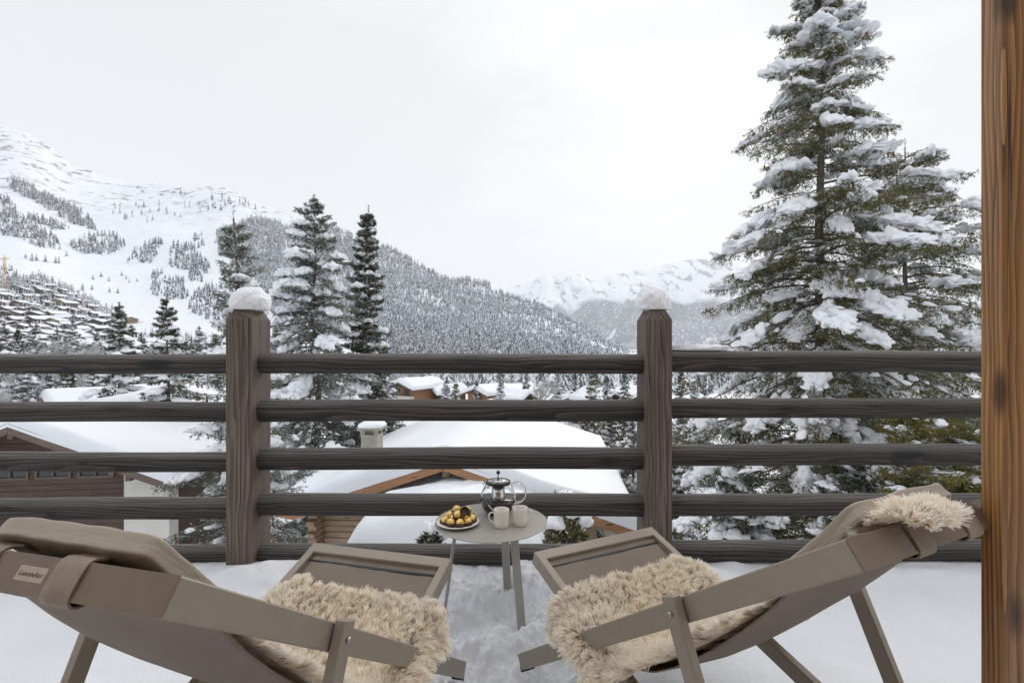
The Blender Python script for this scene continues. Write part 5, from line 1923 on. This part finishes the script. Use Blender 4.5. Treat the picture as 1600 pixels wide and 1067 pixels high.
px_, py_ = -0.236, 2.235
plate = MB().lathe([(0, 0.002), (0.05, 0.002), (0.055, 0.004), (0.092, 0.0155), (0.0935, 0.0165), (0.0925, 0.0175), (0.055, 0.0075), (0.05, 0.006), (0, 0.006)], (0, 0, 0), 64).build('plate', 'china_white', None, (px_, py_, TZ))
tag(plate, 'small white china plate holding gold wrapped chocolates', 'plate')


def chocolate(x, y, z, tilt, az, label, r_ball=0.0178):
    t = thing('chocolate', label, 'chocolate', (px_ + x, py_ + y, TZ + z), 0, 'gold wrapped chocolates on the plate')
    t.rotation_euler = (tilt * math.cos(az), tilt * math.sin(az), az)
    v, f = ico(4)
    n = sn(v * 3, x * 90 + z * 30 + 2, 4)
    q = v * r_ball * (1 + 0.05 * n + 0.02 * np.abs(sn(v * 11, 3.3 + x * 50, 2)))[:, None]
    MB().add(q + [0, 0, r_ball], f, 0, True).build('foil', 'foil', t)
    k = 48
    th = np.arange(k + 1) / k * 2 * PI
    rf = 1 + 0.07 * np.cos(th * 24 / 2)
    ring = lambda rad, zz: np.stack([rad * rf * np.cos(th), rad * rf * np.sin(th), np.full(k + 1, zz)], -1)
    MB().grid(np.stack([ring(0.001, -0.001), ring(0.0145, -0.001), ring(0.0185, 0.008), ring(0.0212, 0.0165), ring(0.0204, 0.0165), ring(0.0178, 0.008), ring(0.0140, 0.0), ring(0.001, 0.0)])).build('paper_cup', 'paper_cup', t)
    return t


for x, y, z, ti, az, lab in [(-0.058, -0.012, 0.008, 0.15, 0.3, 'gold chocolate at the outer rim, farthest from the coffee pot'), (-0.030, -0.042, 0.008, 0.2, 0.8, 'gold chocolate in the front row, second from the outer rim'), (0.012, -0.050, 0.008, 0.2, 1.3, 'gold chocolate at the very front of the plate'), (0.050, -0.034, 0.008, 0.2, 2.0, 'gold chocolate at the front, nearest the mugs'), (0.066, 0.006, 0.009, 0.3, 2.6, 'gold chocolate at the rim next to the coffee pot'), (0.048, 0.046, 0.009, 0.1, 4.0, 'gold chocolate at the back rim by the coffee pot'), (0.004, 0.060, 0.009, 0.1, 4.4, 'gold chocolate hidden at the back of the plate'), (-0.044, 0.042, 0.009, 0.1, 5.0, 'gold chocolate at the back outer rim'), (-0.020, 0.004, 0.010, 0.1, 0.1, 'gold chocolate buried in the middle of the pile'), (0.028, 0.004, 0.010, 0.1, 0.4, 'gold chocolate under the fallen paper cup'),
                           (-0.004, -0.008, 0.038, 0.65, 0.2, 'gold chocolate on top, its dark cup standing up behind it'), (0.034, 0.030, 0.038, 0.2, 3.4, 'gold chocolate on top, towards the coffee pot'), (-0.008, 0.036, 0.038, 0.2, 5.2, 'gold chocolate on top at the back of the pile')]:
    chocolate(x, y, z, ti, az, lab)
k = 48
th = np.arange(k + 1) / k * 2 * PI
rf = 1 + 0.07 * np.cos(th * 12)
ring = lambda rad, zz: np.stack([rad * rf * np.cos(th), rad * rf * np.sin(th), np.full(k + 1, zz)], -1)
pcx = MB().grid(np.stack([ring(0.001, 0), ring(0.0145, 0), ring(0.0185, 0.009), ring(0.0212, 0.0175), ring(0.0204, 0.0175), ring(0.0178, 0.009), ring(0.0140, 0.001), ring(0.001, 0.001)])).build('empty_paper_cup', 'paper_cup', None, (px_ + 0.027, py_ - 0.006, TZ + 0.056))
pcx.rotation_euler = (0.75, 0.55, 0)
tag(pcx, 'empty dark brown paper cup lying on the pile of gold chocolates', 'paper cup')

# glass coffee pot
KX, KY = -0.064, 2.375
pot = thing('coffee_pot', 'round glass coffee pot half full of black coffee, with a black knobbed plunger', 'coffee pot', (KX, KY, TZ))
outp = [(0.0, 0.001), (0.036, 0.001), (0.046, 0.004), (0.066, 0.022), (0.079, 0.045), (0.0835, 0.068), (0.081, 0.092), (0.073, 0.114), (0.062, 0.130), (0.055, 0.138), (0.054, 0.147)]
inn = [(r_ - 0.0022 if r_ > 0.01 else 0.0, z + (0.0022 if z < 0.05 else 0.0)) for r_, z in outp][::-1]
MB().lathe(outp + inn, (0, 0, 0), 64).build('body', 'glass', pot)
liq = [(0.0, 0.0045)] + [(r_ - 0.003, max(0.0045, z)) for r_, z in outp[1:6]] + [(0.0800, 0.070), (0.0, 0.070)]
MB().lathe(liq, (0, 0, 0), 64).build('coffee', 'coffee', pot)
MB().lathe([(0.0, 0.02), (0.030, 0.02), (0.030, 0.138), (0.029, 0.138), (0.029, 0.024), (0.0, 0.024)], (0, 0, 0), 32).build('filter', 'steel', pot)
MB().lathe([(0.051, 0.141), (0.0565, 0.143), (0.0575, 0.149), (0.0565, 0.154), (0.048, 0.156), (0.047, 0.152)], (0, 0, 0), 48).build('rim', 'black_plastic', pot)
MB().lathe([(0.047, 0.1535), (0.036, 0.158), (0.033, 0.1575), (0.031, 0.160), (0.010, 0.1625), (0.0, 0.163)], (0, 0, 0), 48).build('lid', 'steel', pot)
MB().tube([(0, 0, 0.162), (0, 0, 0.186)], 0.0022, 8).lathe([(0.0, 0.163), (0.0045, 0.163), (0.0045, 0.1675), (0.0, 0.168)], (0, 0, 0), 16).build('plunger', 'black_plastic', pot)
v, f = ico(3)
MB().add(v * 0.0088 + [0, 0, 0.193], f, 0, True).build('knob', 'black_plastic', pot)
hp_ = smooth_curve([(0.062, 0, 0.132), (0.078, 0, 0.146), (0.098, 0, 0.147), (0.118, 0, 0.128), (0.126, 0, 0.100), (0.120, 0, 0.074), (0.104, 0, 0.058), (0.080, 0, 0.054)], 40)
MB().tube(hp_, 0.0058, 12).build('handle', 'glass', pot)
MB().tube([(-0.050, 0, 0.132), (-0.062, 0, 0.140), (-0.072, 0, 0.152)], [0.013, 0.009, 0.006], 14, cap=False).build('spout', 'glass', pot)


def mug(x, y, hdir, label):
    t = thing('mug', label, 'mug', (x, y, TZ), 0, 'cream mugs')
    MB().lathe([(0, 0.001), (0.029, 0.001), (0.031, 0.003), (0.0325, 0.02), (0.0338, 0.074), (0.0342, 0.0765), (0.0330, 0.0775), (0.0315, 0.076), (0.0300, 0.02), (0.0280, 0.006), (0, 0.005)], (0, 0, 0), 48).build('body', 'china', t)
    h_ = smooth_curve([(0.031, 0, 0.062), (0.042, 0, 0.066), (0.053, 0, 0.058), (0.055, 0, 0.045), (0.048, 0, 0.028), (0.031, 0, 0.020)], 26)
    o = MB().tube(h_, 0.0034, 10).build('handle', 'china', t)
    o.rotation_euler = (0, 0, hdir)
    MB().lathe([(0, 0.0), (0.0306, 0.0)], (0, 0, 0.050), 32).build('coffee', 'coffee', t)
    return t


mug(-0.046, 2.212, math.radians(188), 'cream china mug with its handle towards the chocolates, spoon inside')
mug(0.0345, 2.236, math.radians(-8), 'cream china mug with its handle turned away from the chocolates, spoon inside')


def spoon(x, y, tip, label):
    a = np.array([x, y, TZ + 0.012])
    b_ = np.array(tip)
    t_ = MB()
    p = np.stack([a + (b_ - a) * k for k in np.linspace(0, 1, 8)])
    t_.tube(p, [0.0075, 0.006, 0.0018, 0.0017, 0.0019, 0.0024, 0.0032, 0.0022], 10)
    o = t_.build('teaspoon', 'steel')
    return tag(o, label, 'spoon', 'steel teaspoons')


spoon(-0.030, 2.225, P(762.5, 788, 2.20), 'steel teaspoon in the mug nearer the chocolates')
spoon(0.040, 2.232, P(803.6, 774, 2.255), 'steel teaspoon in the mug farther from the chocolates')

# ------------------------------------------------------------------ the air
hz = bpy.data.materials.new('haze')
hz.use_nodes = True
hz.node_tree.nodes.clear()
ho = hz.node_tree.nodes.new('ShaderNodeOutputMaterial')
hv_ = hz.node_tree.nodes.new('ShaderNodeVolumePrincipled')
hv_.inputs['Color'].default_value = (0.95, 0.965, 0.985, 1)
hv_.inputs['Density'].default_value = HAZE
hv_.inputs['Anisotropy'].default_value = 0.15
hz.node_tree.links.new(hv_.outputs[0], ho.inputs['Volume'])
M['haze'] = hz
allz = 0.0
tag(MB().box((0, 4400, 820), (36000, 11600, 1880)).build('haze', 'haze'), 'thin winter haze over the valley', 'haze', kind='stuff')
